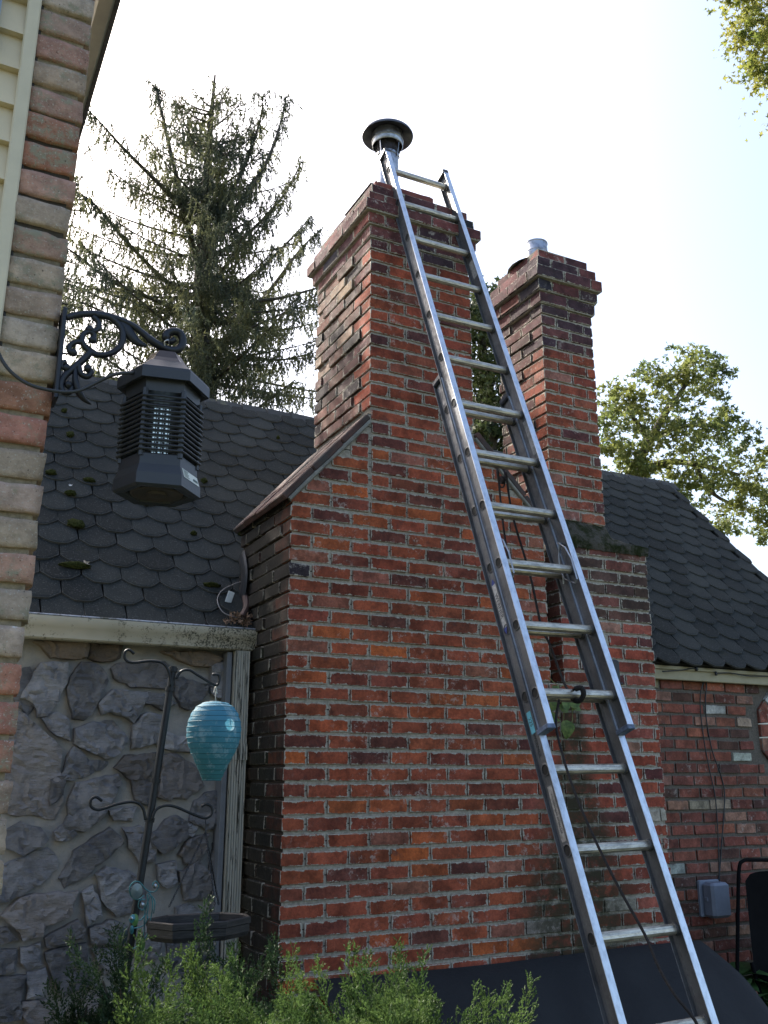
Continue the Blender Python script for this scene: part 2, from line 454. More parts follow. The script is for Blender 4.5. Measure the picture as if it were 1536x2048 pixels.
# shaft
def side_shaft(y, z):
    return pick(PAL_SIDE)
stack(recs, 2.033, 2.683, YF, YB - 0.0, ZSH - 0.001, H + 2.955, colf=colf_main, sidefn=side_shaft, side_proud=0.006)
# corbelled head
zc = ZSH
while zc + COURSE < H + 2.95: zc += COURSE
heads = [(0.016, 0), (0.034, 1), (0.060, 0), (0.028, 1), (-0.004, 0)]
z = zc; HEADB = z
for off, ph in heads:
    odd = ph; x = 2.033 - off; x1 = 2.683 + off * 0.9; y0 = YF - off; first = True
    hh = 0.065
    cl = HL if odd else ML - JT; cd = ML - JT if odd else HL
    while x < x1 - 0.03:
        L = cl if first else ML - JT
        xe = min(x + L, x1)
        if x1 - xe < 0.04: xe = x1
        recs.append((x, xe, y0 - R.uniform(0, .003), y0 + (cd if first else BD + 0.05), z + 0.004, z + hh + 0.004, pick(PAL_TOP), R.uniform(-.008, .008), 1, 1 if first else 0))
        x = xe + 0.009; first = False
    y = y0 + cd + 0.009
    while y < YB + off - 0.03:
        ye = min(y + ML - JT, YB + off)
        recs.append((2.033 - off + R.uniform(-.004, .004), 2.033 - off + 0.16, y, ye, z + 0.004, z + hh + 0.004, pick(PAL_TOP), 0, 0, 1))
        recs.append((x1 - 0.12, x1, y, ye, z + 0.004, z + hh + 0.004, pick(PAL_TOP), 0, 0, 0)); y = ye + 0.009
    z += 0.0715
HEADT = z
emit_bricks(chim, recs, BR, BRS)
# mortar body
m = MB()
e = 0.004
m.box(1.60 + e, 3.135, YF + e, YB, H + 0.49, Z0 + COURSE)
m.box(1.60 + e, 3.19, YF + e, YB, -0.1, H + 0.488)
m.box(2.033 + e, 2.683 - e, YF + e, YB - e, H + 1.8, HEADT - 0.004)
# gable wedge
v = [(1.60 + e, YF + e - .001, Z0 + COURSE), (3.135, YF + e - .001, Z0 + COURSE), (2.69, YF + e - .001, H + 1.865), (2.02, YF + e - .001, H + 1.865)]
m.add(v + [(a, YB, c) for a, b, c in v], [(0, 1, 2, 3), (7, 6, 5, 4), (0, 4, 5, 1), (1, 5, 6, 2), (2, 6, 7, 3), (3, 7, 4, 0)])
z = HEADB
for off, ph in heads:
    m.box(2.033 - off + 0.006, 2.683 + off * 0.9 - 0.006, YF - off + 0.005, YB + off - 0.006, z - 0.001, z + 0.0706); z += 0.0715
m.obj('mortar_joints', MO, chim)

# sloping brick shoulders (pavers laid on the slope)
PAVER = simple('shoulder_paver', (0.085, 0.04, 0.032), 0.85, var=0.5, scale=9, bump=0.5, bscale=70, dirt=(0.05, 0.045, 0.04), dirt_amt=0.6, dscale=6)
WASH = simple('cement_wash', (0.22, 0.215, 0.19), 0.95, var=0.35, scale=20, bump=0.7, bscale=60)
def shoulder(ax, az, bx, bz, x_name, over=0.0, mirror=False):
    d = Vector((bx - ax, 0, bz - az)); Ln = d.length; d.normalize(); nrm = Vector((-d.z, 0, d.x))
    if nrm.z < 0: nrm = -nrm
    n = 3; y0 = YF - 0.014; rows = [(y0 + i * 0.2, min(y0 + i * 0.2 + 0.192, YB + 0.02)) for i in range(4)]
    for (ya, yb) in rows:
        for i in range(n):
            s0 = Ln * i / n + 0.003; s1 = Ln * (i + 1) / n - 0.003
            M = Matrix(((d.x, 0, nrm.x, ax), (0, 1, 0, 0), (d.z, 0, nrm.z, az), (0, 0, 0, 1)))
            b = MB(); b.bbox(s0, s1, ya, yb, R.uniform(-.002, .002), 0.038 + R.uniform(-.004, .004), 0.006, M)
            b.obj('paver', PAVER, chim)
    w = MB()
    pts = [Vector((ax, YF - 0.006, az)) + d * (Ln * t) - nrm * 0.008 for t in (0.03, 0.25, 0.5, 0.75, 0.97)]
    w.tube([p + Vector((0, 0, noise.noise(p * 30) * 0.004)) for p in pts], [0.011, 0.013, 0.010, 0.014, 0.012], 6)
    w.obj('cement_fillet', WASH, chim)
shoulder(1.562, H + 1.315, 2.035, H + 1.835, 'left')
shoulder(3.165, H + 1.36, 2.68, H + 1.85, 'right')

# flashing plate, flue and cap on the main chimney
GALV = NT('galvanised_steel'); p = GALV.pos()
GALV.col(GALV.mix(GALV.ramp(GALV.noise(p, 25, 5), 0.35, 0.7), (0.46, 0.48, 0.52), (0.20, 0.21, 0.24))); GALV.rough(GALV.ramp(GALV.noise(p, 40, 4), .3, .7, .28, .5), 0.9); GALV.bump(GALV.noise(p, 30, 3), 0.15, 0.003); GALV = GALV.m
DKMET = simple('dark_cap_metal', (0.05, 0.05, 0.065), 0.5, 0.6, var=0.4, scale=14, bump=0.1)
SOOTY = simple('sooty_metal', (0.035, 0.03, 0.035), 0.8, 0.2, var=0.5, scale=40, bump=0.6, bscale=90)
TERRA = simple('clay_brick_pad', (0.2, 0.06, 0.05), 0.9, var=0.4, scale=14, bump=0.4)
FC = at(778, 300, 4.46); FX, FY = FC.x - 0.01, 4.46
b = MB(); b.bbox(2.07, 2.46, YF + 0.02, YB - 0.15, HEADT, HEADT + 0.045, 0.006); b.obj('clay_pad', TERRA, chim)
b = MB()
M = Matrix.Rotation(radians(-4), 4, 'Y')
b.bbox(-0.21, 0.20, -0.20, 0.17, 0, 0.006, 0.002, Matrix.Translation((2.27, 4.42, HEADT + 0.066)) @ M); b.obj('flashing_plate', DKMET, chim)
zt = at(778, 330, FY).z - 0.055
fl = MB(); fl.lathe((FX, FY, 0), [(0.068, HEADT + 0.02), (0.068, zt + 0.10), (0.072, zt + 0.105), (0.072, zt + 0.12), (0.06, zt + 0.12)], 36)
fo = fl.obj('flue_pipe', GALV, chim, auto=35)
ms = MB()                                    # sooty spark screen with tangled wires
ms.lathe((FX, FY, 0), [(0.064, zt + 0.115), (0.064, zt + 0.21)], 28)
for i in range(46):
    a = R.uniform(0, 2 * pi); z1 = zt + R.uniform(0.10, 0.21); a2 = a + R.uniform(-.7, .7)
    ms.tube([(FX + 0.070 * cos(a), FY + 0.070 * sin(a), z1), (FX + 0.078 * cos((a + a2) / 2), FY + 0.078 * sin((a + a2) / 2), z1 + R.uniform(-.02, .02)), (FX + 0.07 * cos(a2), FY + 0.07 * sin(a2), z1 + R.uniform(-.04, .04))], 0.0022, 4)
ms.obj('spark_screen', SOOTY, chim)
cp = MB(); cp.lathe((FX, FY, 0), [(0.094, zt + 0.185), (0.098, zt + 0.19), (0.097, zt + 0.275), (0.094, zt + 0.28), (0.090, zt + 0.275), (0.088, zt + 0.188)], 40)
cp.lathe((FX, FY, 0), [(0.099, zt + 0.215), (0.102, zt + 0.22), (0.099, zt + 0.225)], 40)
cp.obj('collar', GALV, chim, auto=40)
ds = MB(); ds.lathe((FX, FY, 0), [(0.02, zt + 0.315), (0.10, zt + 0.292), (0.158, zt + 0.262), (0.162, zt + 0.255), (0.164, zt + 0.262), (0.156, zt + 0.276), (0.09, zt + 0.318), (0.001, zt + 0.34)], 48)
ds.obj('rain_cap', simple('weathered_cap_metal', (0.13, 0.135, 0.16), .42, .75, var=.4, scale=12, bump=.1), chim, auto=50)
st = MB()
for i in range(4):
    a = i * pi / 2 + 0.5
    st.tube([(FX + .072 * cos(a), FY + .072 * sin(a), zt + .09), (FX + .087 * cos(a), FY + .087 * sin(a), zt + .2), (FX + .088 * cos(a), FY + .088 * sin(a), zt + .28)], 0.006, 5, flat=0.4)
st.obj('strap', GALV, chim)

# ---- second chimney
recs = []
Y2 = 4.23; s2x0, s2x1, y2b = 3.264, 3.662, 4.70
def colf_low(x, z):
    zz = z - H
    if zz > 0.85: return pick([(30, (0.17, 0.08, 0.06)), (20, (0.12, 0.07, 0.055)), (20, (0.22, 0.085, 0.065)), (2, (0.5, 0.33, 0.24))])
    return pick(PAL_LOWR)
stack(recs, 3.235, 3.89, YF, 4.72, H + 0.485, H + 1.30, side=PAL_SOOT_SHADE, colf=colf_low, sidefn=side_low, phase=1)
stack(recs, 3.20, 3.89, YF, 4.72, 0.0, H + 0.49, side=PAL_SOOT_SHADE, colf=colf_low, left=False, phase=1)
def colf2(x, z):
    if z - H > 2.55: return pick(PAL_TOP)
    return pick([(30, (0.37, 0.09, 0.046)), (22, (0.32, 0.08, 0.047)), (14, (0.36, 0.11, 0.065)), (10, (0.16, 0.06, 0.055)), (5, (0.36, 0.16, 0.12)), (1.5, (0.42, 0.34, 0.22))])
SB = Z0 + 2 * COURSE
z2head = SB
while z2head + COURSE < H + 2.90: z2head += COURSE
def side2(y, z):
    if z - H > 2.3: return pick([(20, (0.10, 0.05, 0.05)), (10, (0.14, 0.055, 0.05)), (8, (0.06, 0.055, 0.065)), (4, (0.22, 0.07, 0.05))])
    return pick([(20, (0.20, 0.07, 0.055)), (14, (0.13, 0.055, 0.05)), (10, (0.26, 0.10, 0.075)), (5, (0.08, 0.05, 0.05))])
stack(recs, s2x0, s2x1, Y2, y2b, SB, z2head + 0.001, colf=colf2, sidefn=side2, side_proud=0.004)
heads2 = [(0.020, 0), (0.036, 1), (0.062, 0), (0.034, 1), (-0.004, 0)]
z = z2head
for off, odd in heads2:
    x = s2x0 - off; x1 = s2x1 + off * 0.9; y0 = Y2 - off; first = True
    cl = HL if odd else ML - JT; cd = ML - JT if odd else HL
    while x < x1 - 0.03:
        L = cl if first else ML - JT
        xe = min(x + L, x1)
        if x1 - xe < 0.04: xe = x1
        recs.append((x, xe, y0 - R.uniform(0, .003), y0 + (cd if first else BD + 0.05), z + 0.004, z + 0.076, pick(PAL_TOP), R.uniform(-.006, .006), 1, 1 if first else 0))
        x = xe + 0.010; first = False
    y = y0 + cd + 0.010
    while y < y2b + off - 0.03:
        ye = min(y + ML - JT, y2b + off)
        recs.append((s2x0 - off + R.uniform(-.003, .003), s2x0 - off + 0.15, y, ye, z + 0.004, z + 0.076, pick(PAL_TOP), 0, 0, 1))
        recs.append((x1 - 0.12, x1, y, ye, z + 0.004, z + 0.076, pick(PAL_TOP), 0, 0, 0)); y = ye + 0.010
    z += 0.0800
H2T = z
emit_bricks(chim2, recs, BR, BRS)
m = MB()
m.box(3.235 + e, 3.89 - e, YF + e, 4.72, H + 0.49, Z0)
m.box(3.192, 3.89 - e, YF + e, 4.72, -0.1, H + 0.488)
m.box(s2x0 + e, s2x1 - e, Y2 + e, y2b - e, Z0, H2T - 0.004)
z = z2head
for off, ph in heads2:
    m.box(s2x0 - off + 0.006, s2x1 + off * 0.9 - 0.006, Y2 - off + 0.005, y2b + off - 0.006, z - 0.001, z + 0.0792); z += 0.0800
m.obj('mortar_joints', MO, chim2)
# mossy sloped ledge
t = NT('mossy_ledge'); p = t.pos()
c = t.mix(t.ramp(t.noise(p, 12, 6, .7), .42, .6), (0.10, 0.09, 0.075), (0.022, 0.028, 0.010)); c = t.mix(t.ramp(t.noise(p, 50, 5), .5, .7), c, (0.055, 0.055, 0.03)); t.col(c); t.rough(1.0, 0, .1); t.bump(t.noise(p, 45, 6, .7), 1.0, .02)
LEDGE = t.m
g = MB(); nx, ny = 34, 10
X0, X1 = 3.222, 3.902
def ledge_z(u, v):
    x = X0 + (X1 - X0) * u
    zf = H + 1.318 + 0.012 * sin(u * 9)
    zb = H + 1.52
    if x > s2x1 + 0.1: zb = H + 1.52 - (x - s2x1 - 0.1) / (X1 - s2x1 - 0.1) * 0.22
    zz = zf + (zb - zf) * (v ** 0.85)
    return zz + noise.noise(Vector((x * 22, v * 5, 3))) * 0.014 + noise.noise(Vector((x * 60, v * 14, 5))) * 0.006
vs = []; fs = []
for j in range(ny + 1):
    for i in range(nx + 1):
        u = i / nx; vv = j / ny; x = X0 + (X1 - X0) * u
        vs.append((x + (noise.noise(Vector((u * 7, vv * 7, 1))) * .01), YF - 0.022 + noise.noise(Vector((x * 25, 0, 9))) * 0.014 + (0.16 if x < s2x1 + .02 else 0.45) * vv, ledge_z(u, vv)))
for j in range(ny):
    for i in range(nx):
        a = j * (nx + 1) + i; fs.append((a, a + 1, a + nx + 2, a + nx + 1))
n0 = len(vs)
for i in range(nx + 1):
    x = vs[i][0]; vs.append((x, YF - 0.012 + noise.noise(Vector((x * 31, 4, 9))) * 0.008, H + 1.272 + noise.noise(Vector((x * 40, 2, 2))) * .016))
for i in range(nx): fs.append((n0 + i, n0 + i + 1, i + 1, i))
g.add(vs, fs); g.obj('mortar_ledge', LEDGE, chim2, smooth=True)
# open flue pipe
px2 = at(1072, 500, 4.46); f2x = px2.x; zb2 = H2T + 0.035
f2 = MB(); f2.lathe((f2x, 4.46, 0), [(0.098, zb2 - .03), (0.090, zb2 + .03), (0.0765, zb2 + .035), (0.077, zb2 + .085), (0.0795, zb2 + .088), (0.0795, zb2 + .094), (0.077, zb2 + .098), (0.077, zb2 + .150), (0.080, zb2 + .153), (0.080, zb2 + .160), (0.075, zb2 + .160), (0.073, zb2 + .03)], 40)
f2.obj('flue_pipe', GALV, chim2, auto=35)
w = MB(); w.lathe((f2x, 4.46, 0), [(0.20, H2T - 0.008), (0.14, H2T + 0.030), (0.09, H2T + 0.055), (0.07, H2T + 0.06)], 20); w.obj('mortar_crown', WASH, chim2, smooth=True)
# black metal cleanout hood on the low wall
BLK = simple('black_painted_steel', (0.03, 0.033, 0.04), 0.45, 0.3, var=0.4, scale=10, bump=0.15)
pa = at(1218, 1318, 4.09); pb = at(1247, 1470, 4.09)
b = MB(); b.bbox(pa.x - .03, pb.x + .01, 4.085, 4.155, pb.z, pa.z, 0.012); b.bbox(pa.x - .035, pb.x + .015, 4.078, 4.15, pa.z - .14, pa.z - .128, 0.003)
b.obj('clean_out_cover', BLK, chim2)

# ---------------------------------------------------------------- the house behind: roof, stone wall, brick wall, gutter
house = empty('house', (2.5, 5.0, 0), 'low house behind the chimneys with dark shingle roof and grey stone wall', 'house')
YW = 4.75; RA = radians(48.0); EY, EZ = 4.64, H + 0.715; RL = 2.74
XL, XR = -1.2, 6.42
dS = Vector((0, cos(RA), sin(RA))); nS = Vector((0, -sin(RA), cos(RA)))
def roof_pt(x, s, n=0.0): return Vector((x, EY, EZ)) + dS * s + nS * n
deck = simple('roof_deck', (0.03, 0.03, 0.03), 0.9)
b = MB()
v = [roof_pt(XL, 0.02, -0.012), roof_pt(XR - .02, 0.02, -0.012), roof_pt(XR - .02, RL, -0.012), roof_pt(XL, RL, -0.012)]
ridge = roof_pt(0, RL, 0)
back = [Vector((XL, ridge.y + (ridge.z - EZ) / math.tan(RA), EZ)), Vector((XR - .02, ridge.y + (ridge.z - EZ) / math.tan(RA), EZ))]
b.add([*v, *back, (XL, EY + .1, EZ - .02), (XR - .02, EY + .1, EZ - .02)], [(0, 1, 2, 3), (3, 2, 5, 4), (6, 4, 5, 7), (0, 6, 7, 1), (1, 7, 5, 2), (0, 3, 4, 6)])
roof = b.obj('roof', deck, house)
t = NT('roof_shingle'); p = t.pos(); oi = t.n.new('ShaderNodeObjectInfo')
c = t.mix(1.0, t.mix(t.ramp(t.noise(p, 1.3, 3), .35, .65), (0.021, 0.0245, 0.0245), (0.034, 0.037, 0.035)), t.ramp(oi.outputs['Random'], 0, 1, .78, 1.22), 'MULTIPLY')
spk = t.ramp(t.noise(p, 130, 2, .5), .60, .66); c = t.mix(t.math('MULTIPLY', spk, .5), c, (0.11, 0.11, 0.11))
spd = t.ramp(t.noise(p, 90, 3, .6), .35, .31); c = t.mix(t.math('MULTIPLY', spd, .75), c, (0.010, 0.012, 0.008))
uv = t.n.new('ShaderNodeUVMap'); uv.uv_map = 'UVMap'; U = t.xyz(uv.outputs[0])
edge = t.ramp(t.math('ADD', U[0], t.math('MULTIPLY', t.noise(p, 60, 4), .012)), .016, .008)
c = t.mix(t.math('MULTIPLY', edge, .45), c, (0.12, 0.12, 0.115))      # worn pale lower rims
c = t.mix(t.math('MULTIPLY', t.ramp(t.noise(p, 5, 7, .75), .60, .72), .6), c, (0.03, 0.032, 0.02))
t.col(c); t.rough(0.95, 0, .12); t.bump(t.noise(p, 260, 3), .5, .003, t.bump(t.noise(p, 70, 4), .4, .004)); SHN = t.m
TW, EX = 0.203, 0.160
_sv = []
def shingle_mesh(seed, cut=None):
    r = random.Random(seed); w = TW - 0.006; h = EX + 0.075; ch = 0.058
    th = 0.016
    pts = [(-w / 2, h), (-w / 2, ch), (-w / 2 + 0.026, ch * .52), (-w / 2 + 0.056, 0.006), (-0.02, 0), (0.02, 0), (w / 2 - 0.056, 0.006), (w / 2 - 0.026, ch * .52), (w / 2, ch), (w / 2, h)]
    pts = [(x + r.uniform(-.0015, .0015), y + (r.uniform(-.003, .003) if y < h else 0)) for x, y in pts]
    n = len(pts)
    def lift(y): return 0.018 * (1 - min(1, y / h)) + 0.002
    cx, cy = 0, h * .5
    inner = [(x * .88, cy + (y - cy) * .90) for x, y in pts]
    vs = [(x, y, lift(y) + th - 0.003) for x, y in pts] + [(x, y, lift(y)) for x, y in pts] + [(x, y, lift(y) + th + r.uniform(-.0008, .0008)) for x, y in inner]
    fs = [tuple(range(2 * n, 3 * n))[::-1]]
    for i in range(n):
        j = (i + 1) % n
        fs.append((i, i + n, j + n, j)); fs.append((i, j, j + 2 * n, i + 2 * n))
    me = bpy.data.meshes.new('shingle'); me.from_pydata(vs, [], fs); me.materials.append(SHN)
    u = me.uv_layers.new(name='UVMap'); data = []
    for f in fs:
        for i in f: data += [(0.03 if i >= 2 * n else (0.0 if vs[i][1] < h * .9 else .03)), 0]
    u.data.foreach_set('uv', data); me.update(); return me
svar = [shingle_mesh(i) for i in range(6)]
MR = Matrix(((1, 0, 0), (0, dS.y, nS.y), (0, dS.z, nS.z))).to_4x4()
slots = []
row = 0; s = -0.035
while s < RL - 0.07:
    xoff = (row % 2) * TW / 2
    i = 0; x = XL + xoff
    while x < XR + 0.02:
        slots.append((x + R.uniform(-.002, .002), s + R.uniform(-.003, .003), row)); x += TW
    s += EX; row += 1
def sh_score(x, s):
    P_ = roof_pt(x, s + .09); q = pix(P_)
    if not (-20 < q[0] < 1556 and -20 < q[1] < 2068): return 0
    vis = 1.0
    if q[0] < 60: vis = 0
    if 640 < q[0] < 935 and q[1] > 480: vis = 0
    if 500 < q[0] < 1300 and q[1] > 1060: vis = 0
    if 1010 < q[0] < 1200: vis = 0
    if 935 <= q[0] <= 1010: vis = .2
    return vis / q[2] ** 2
slots.sort(key=lambda a: -sh_score(a[0], a[1]))
V = []; F = []; UV = []
for q, (x, s, row) in enumerate(slots):
    me = R.choice(svar)
    M = Matrix.Translation(roof_pt(x, s, 0.002)) @ MR @ Matrix.Rotation(R.uniform(-.012, .012), 4, 'Z') @ Matrix.Rotation(R.uniform(-.006, .006), 4, 'X')
    if q < 298 and sh_score(x, s) > 0 and x < XR - .1:
        o = link('shingle', me, roof); o.matrix_basis = M
    else:
        if x > XR - TW * .3: M = M @ Matrix.Scale(0.5, 4, (1, 0, 0))
        n = len(V); V += [tuple(M @ v.co) for v in me.vertices]; F += [tuple(k + n for k in pl.vertices) for pl in me.polygons]
        UV += [c2 for d_ in me.uv_layers[0].data for c2 in d_.uv]
me = bpy.data.meshes.new('shingle_mass'); me.from_pydata(V, [], F); me.materials.append(SHN); me.uv_layers.new(name='UVMap').data.foreach_set('uv', UV); me.update()
o = link('shingle_mass', me, roof); o['kind'] = 'stuff'
# ridge caps
x = XL
RIDGE = simple('ridge_cap', (0.035, 0.038, 0.038), .85, var=.3, scale=20, bump=.4, bscale=120, dirt=(0.10, 0.10, 0.06), dirt_amt=.3, dscale=8)
while x < XR - .05:
    b = MB(); a = roof_pt(x, RL - 0.10, .018 + R.uniform(0, .003)); tp = roof_pt(x, RL + 0.005, .026); bk = Vector((x, tp.y + 0.09, tp.z - 0.10))
    w_ = TW - .004
    l = [(a.x, a.y, a.z), (tp.x, tp.y, tp.z), (bk.x, bk.y, bk.z)]
    u_ = [(p_[0], p_[1], p_[2] + .010) for p_ in l]
    vs = l + u_ + [(p_[0] + w_, p_[1], p_[2] - .006) for p_ in l] + [(p_[0] + w_, p_[1], p_[2] + .002) for p_ in l]
    b.add(vs, [(0, 1, 4, 3), (1, 2, 5, 4), (3, 4, 10, 9), (4, 5, 11, 10), (0, 3, 9, 6), (0, 6, 7, 1), (1, 7, 8, 2), (6, 9, 10, 7), (7, 10, 11, 8), (2, 8, 11, 5)])
    b.obj('ridge_tile', RIDGE, roof); x += TW
# verge board on the right end
VERGE = simple('verge_slate', (0.035, 0.03, 0.038), .6, var=.3)
b = MB(); 
M = Matrix.Translation(roof_pt(XR, 0, -.03)) @ MR
b.bbox(-0.015, 0.03, -.04, RL, 0, .05, .004, M); b.obj('verge_trim', VERGE, roof)

# walls
WALLM = NT('stone_wall_mortar'); t = WALLM; p = t.pos(); n1 = t.noise(p, 9, 6, .7)
t.col(t.mix(t.ramp(n1, .35, .65), (0.25, 0.25, 0.245), (0.32, 0.31, 0.285))); t.rough(.95, 0, .2); t.bump(t.noise(p, 22, 6, .7), .7, .012, t.bump(t.noise(p, 4, 3), .5, .05)); WALLM = t.m
# uneven mortar sheet
b = MB(); nx, nz = 70, 90; vs = []; fs = []
WX0, WX1 = -0.6, 1.535
for j in range(nz + 1):
    for i in range(nx + 1):
        x = WX0 + (WX1 - WX0) * i / nx; z = -0.05 + (EZ - 0.02 + .05) * j / nz
        vs.append((x, YW - 0.006 + noise.noise(Vector((x * 5, 1, z * 5))) * .012 + noise.noise(Vector((x * 16, 1, z * 16))) * .004, z))
for j in range(nz):
    for i in range(nx):
        a = j * (nx + 1) + i; fs.append((a, a + 1, a + nx + 2, a + nx + 1))
b.add(vs, fs); b.box(WX0, WX1, YW + .03, YW + .2, -.05, EZ - .02)
stonewall = b.obj('stone_wall', WALLM, house, smooth=True)
def stone_material(name, ca, cb, cc):
    t = NT(name); p = t.pos(); oi = t.n.new('ShaderNodeObjectInfo'); rn = oi.outputs['Random']
    c = t.mix(t.ramp(t.noise(p, 6, 6, .7), .35, .65), ca, cb)
    c = t.mix(t.ramp(rn, .55, .95, 0, .7), c, cc)
    c = t.mix(1.0, c, t.ramp(t.math('FRACT', t.math('MULTIPLY', rn, 7.3)), 0, 1, .62, 1.22), 'MULTIPLY')
    cr = t.noise(t.mp(p, (5, 5, 26), (0, .5, 0)), 2.2, 7, .75)
    c = t.mix(t.ramp(cr, .36, .30, 0, .8), c, (0.03, 0.03, 0.034))
    c = t.mix(t.math('MULTIPLY', t.ramp(t.noise(p, 60, 6, .8), .64, .7), .35), c, (0.5, 0.5, 0.48))
    t.col(c); t.rough(.85, 0, .3)
    h = t.math('ADD', t.noise(t.mp(p, (4, 4, 16), (0, .45, 0)), 3, 8, .7), t.math('MULTIPLY', t.noise(p, 30, 6, .75), .5))
    t.bump(h, 1.0, .022); return t.m
ST_G = stone_material('fieldstone_grey', (0.30, 0.30, 0.315), (0.15, 0.155, 0.172), (0.26, 0.235, 0.225))
ST_W = stone_material('fieldstone_tan', (0.24, 0.19, 0.15), (0.16, 0.135, 0.11), (0.2, 0.17, 0.145))
Z4 = lambda L: [(x / 5.12, 1270 + y / 5.12) for x, y in L]
Z5 = lambda L: [(x / 4.655, 1640 + y / 4.655) for x, y in L]
Z6 = lambda L: [(250 + x / 4.655, 1280 + y / 4.655) for x, y in L]
stones = [
 Z4([(335,400),(400,310),(690,300),(660,500),(560,710),(470,825),(385,820),(330,690),(215,650),(250,580),(320,460)]),
 Z4([(730,430),(820,300),(930,300),(1040,360),(1090,480),(1000,640),(940,790),(840,860),(750,850),(700,640),(690,560)]),
 [(221,1338),(240,1325),(330,1325),(338,1350),(330,1378),(262,1372),(228,1358)],
 Z4([(1010,710),(1130,580),(1500,600),(1350,895),(1120,780),(1030,810)]),
 Z4([(430,870),(600,800),(690,890),(700,1080),(560,1020),(490,970)]),
 Z4([(0,1150),(100,880),(190,790),(400,960),(620,1170),(590,1400),(640,1680),(550,1900),(330,1840),(150,1850),(-60,1810),(-60,1350)]),
 Z4([(770,960),(900,910),(1130,890),(1300,1060),(1260,1120),(1190,1210),(1080,1265),(970,1210),(760,1120)]),
 Z4([(720,1200),(760,1150),(900,1285),(1080,1290),(1100,1340),(950,1395),(850,1450),(600,1500),(650,1380),(680,1250)]),
 Z6([(70,800),(200,680),(330,720),(330,850),(420,890),(560,900),(580,1040),(360,1010),(270,970),(60,1010)]),
 Z6([(-100,1190),(0,1080),(280,1060),(265,1210),(160,1290),(70,1310)]),
 Z4([(700,1650),(780,1530),(1180,1430),(1220,1520),(1130,1700),(1020,1880),(860,1990),(640,1990),(690,1820)]),
 Z6([(470,350),(560,380),(740,430),(740,500),(640,600),(580,640),(520,610),(460,510)]),
 Z6([(190,500),(330,520),(440,590),(340,640),(190,590)]),
 Z6([(340,1080),(470,1060),(640,1180),(720,1360),(560,1470),(400,1480),(310,1450),(330,1300)]),
 Z6([(640,1500),(740,1440),(860,1400),(880,1540),(860,1740),(740,1760),(590,1670)]),
 Z6([(220,1840),(360,1680),(470,1640),(600,1720),(540,1850),(340,1980),(230,1920)]),
 Z6([(500,1980),(560,1870),(740,1800),(720,1960),(640,2090),(540,2070)]),
 Z6([(820,1900),(900,1800),(920,2048),(880,2200),(780,2100)]),
 Z4([(1120,1790),(1380,1770),(1330,1900),(1160,1890)]),
 Z4([(360,80),(900,60),(860,230),(680,250),(520,230)]), Z4([(920,100),(1240,120),(1200,240),(1080,280),(910,250)]),
 Z6([(330,110),(700,120),(900,180),(760,250),(600,240)]), Z6([(780,270),(940,200),(950,560),(860,540),(790,480)]),
 Z5([(40,100),(200,30),(350,80),(430,170),(380,240),(200,310),(60,260),(20,180)]),
 Z5([(-40,460),(200,350),(430,260),(500,320),(520,440),(300,620),(80,740),(-40,760)]),
 Z5([(500,110),(620,20),(700,130),(600,190),(530,180)]),
 Z5([(550,520),(700,280),(1000,80),(1100,150),(1110,220),(1010,330),(800,510),(580,640)]),
 Z5([(1140,80),(1290,60),(1420,200),(1420,370),(1290,390),(1200,240)]),
 Z5([(900,500),(980,440),(1180,490),(1300,560),(1360,800),(1200,860),(1080,880),(960,760)]),
 Z5([(770,680),(860,600),(930,860),(800,970)]),
 Z5([(10,880),(200,720),(400,680),(710,670),(640,900),(400,980),(380,1060),(220,1090),(150,1000),(60,940)]),
 Z5([(420,1080),(700,930),(770,1010),(740,1090),(440,1170)]),
 Z5([(190,1200),(360,1150),(370,1330),(260,1360),(190,1300)]),
 Z5([(420,1240),(500,1200),(800,1160),(800,1300),(850,1510),(560,1620),(470,1400)]),
 Z5([(-30,1210),(130,1200),(130,1400),(-30,1410)]),
 Z5([(250,1430),(400,1390),(430,1500),(370,1620),(250,1640)]),
 Z5([(-40,1460),(220,1450),(180,1670),(180,1830),(-40,1850)]),
 Z5([(690,1700),(850,1560),(1000,1620),(900,1850),(640,1800)]),
 Z5([(860,1200),(1050,1190),(1120,1320),(960,1400)]),
 Z5([(1180,1010),(1380,1060),(1490,1080),(1450,1280),(1290,1280),(1220,1180)]),
 Z5([(-30,1010),(60,1000),(160,1100),(-30,1150)]),
 Z5([(200,1690),(420,1660),(520,1850),(300,1930),(210,1850)]),
 Z5([(830,1000),(1000,940),(1160,980),(1150,1150),(850,1140)]),
 [(312,1730),(345,1722),(350,1760),(330,1772),(314,1758)], [(356,1745),(395,1722),(425,1760),(408,1800),(366,1796)],
 [(350,1815),(372,1808),(405,1826),(380,1850),(352,1846)], [(395,1860),(436,1845),(440,1910),(400,1925)], [(330,1880),(378,1870),(390,1930),(340,1950)],
 [(60,1335),(78,1400),(52,1430),(30,1400),(34,1345)], [(430,1590),(446,1580),(448,1700),(432,1690)], [(100,1560),(128,1552),(122,1590),(98,1610)],
 [(262,1560),(300,1530),(318,1575),(300,1610),(268,1600)], [(352,1640),(392,1652),(380,1672),(348,1668)],
]
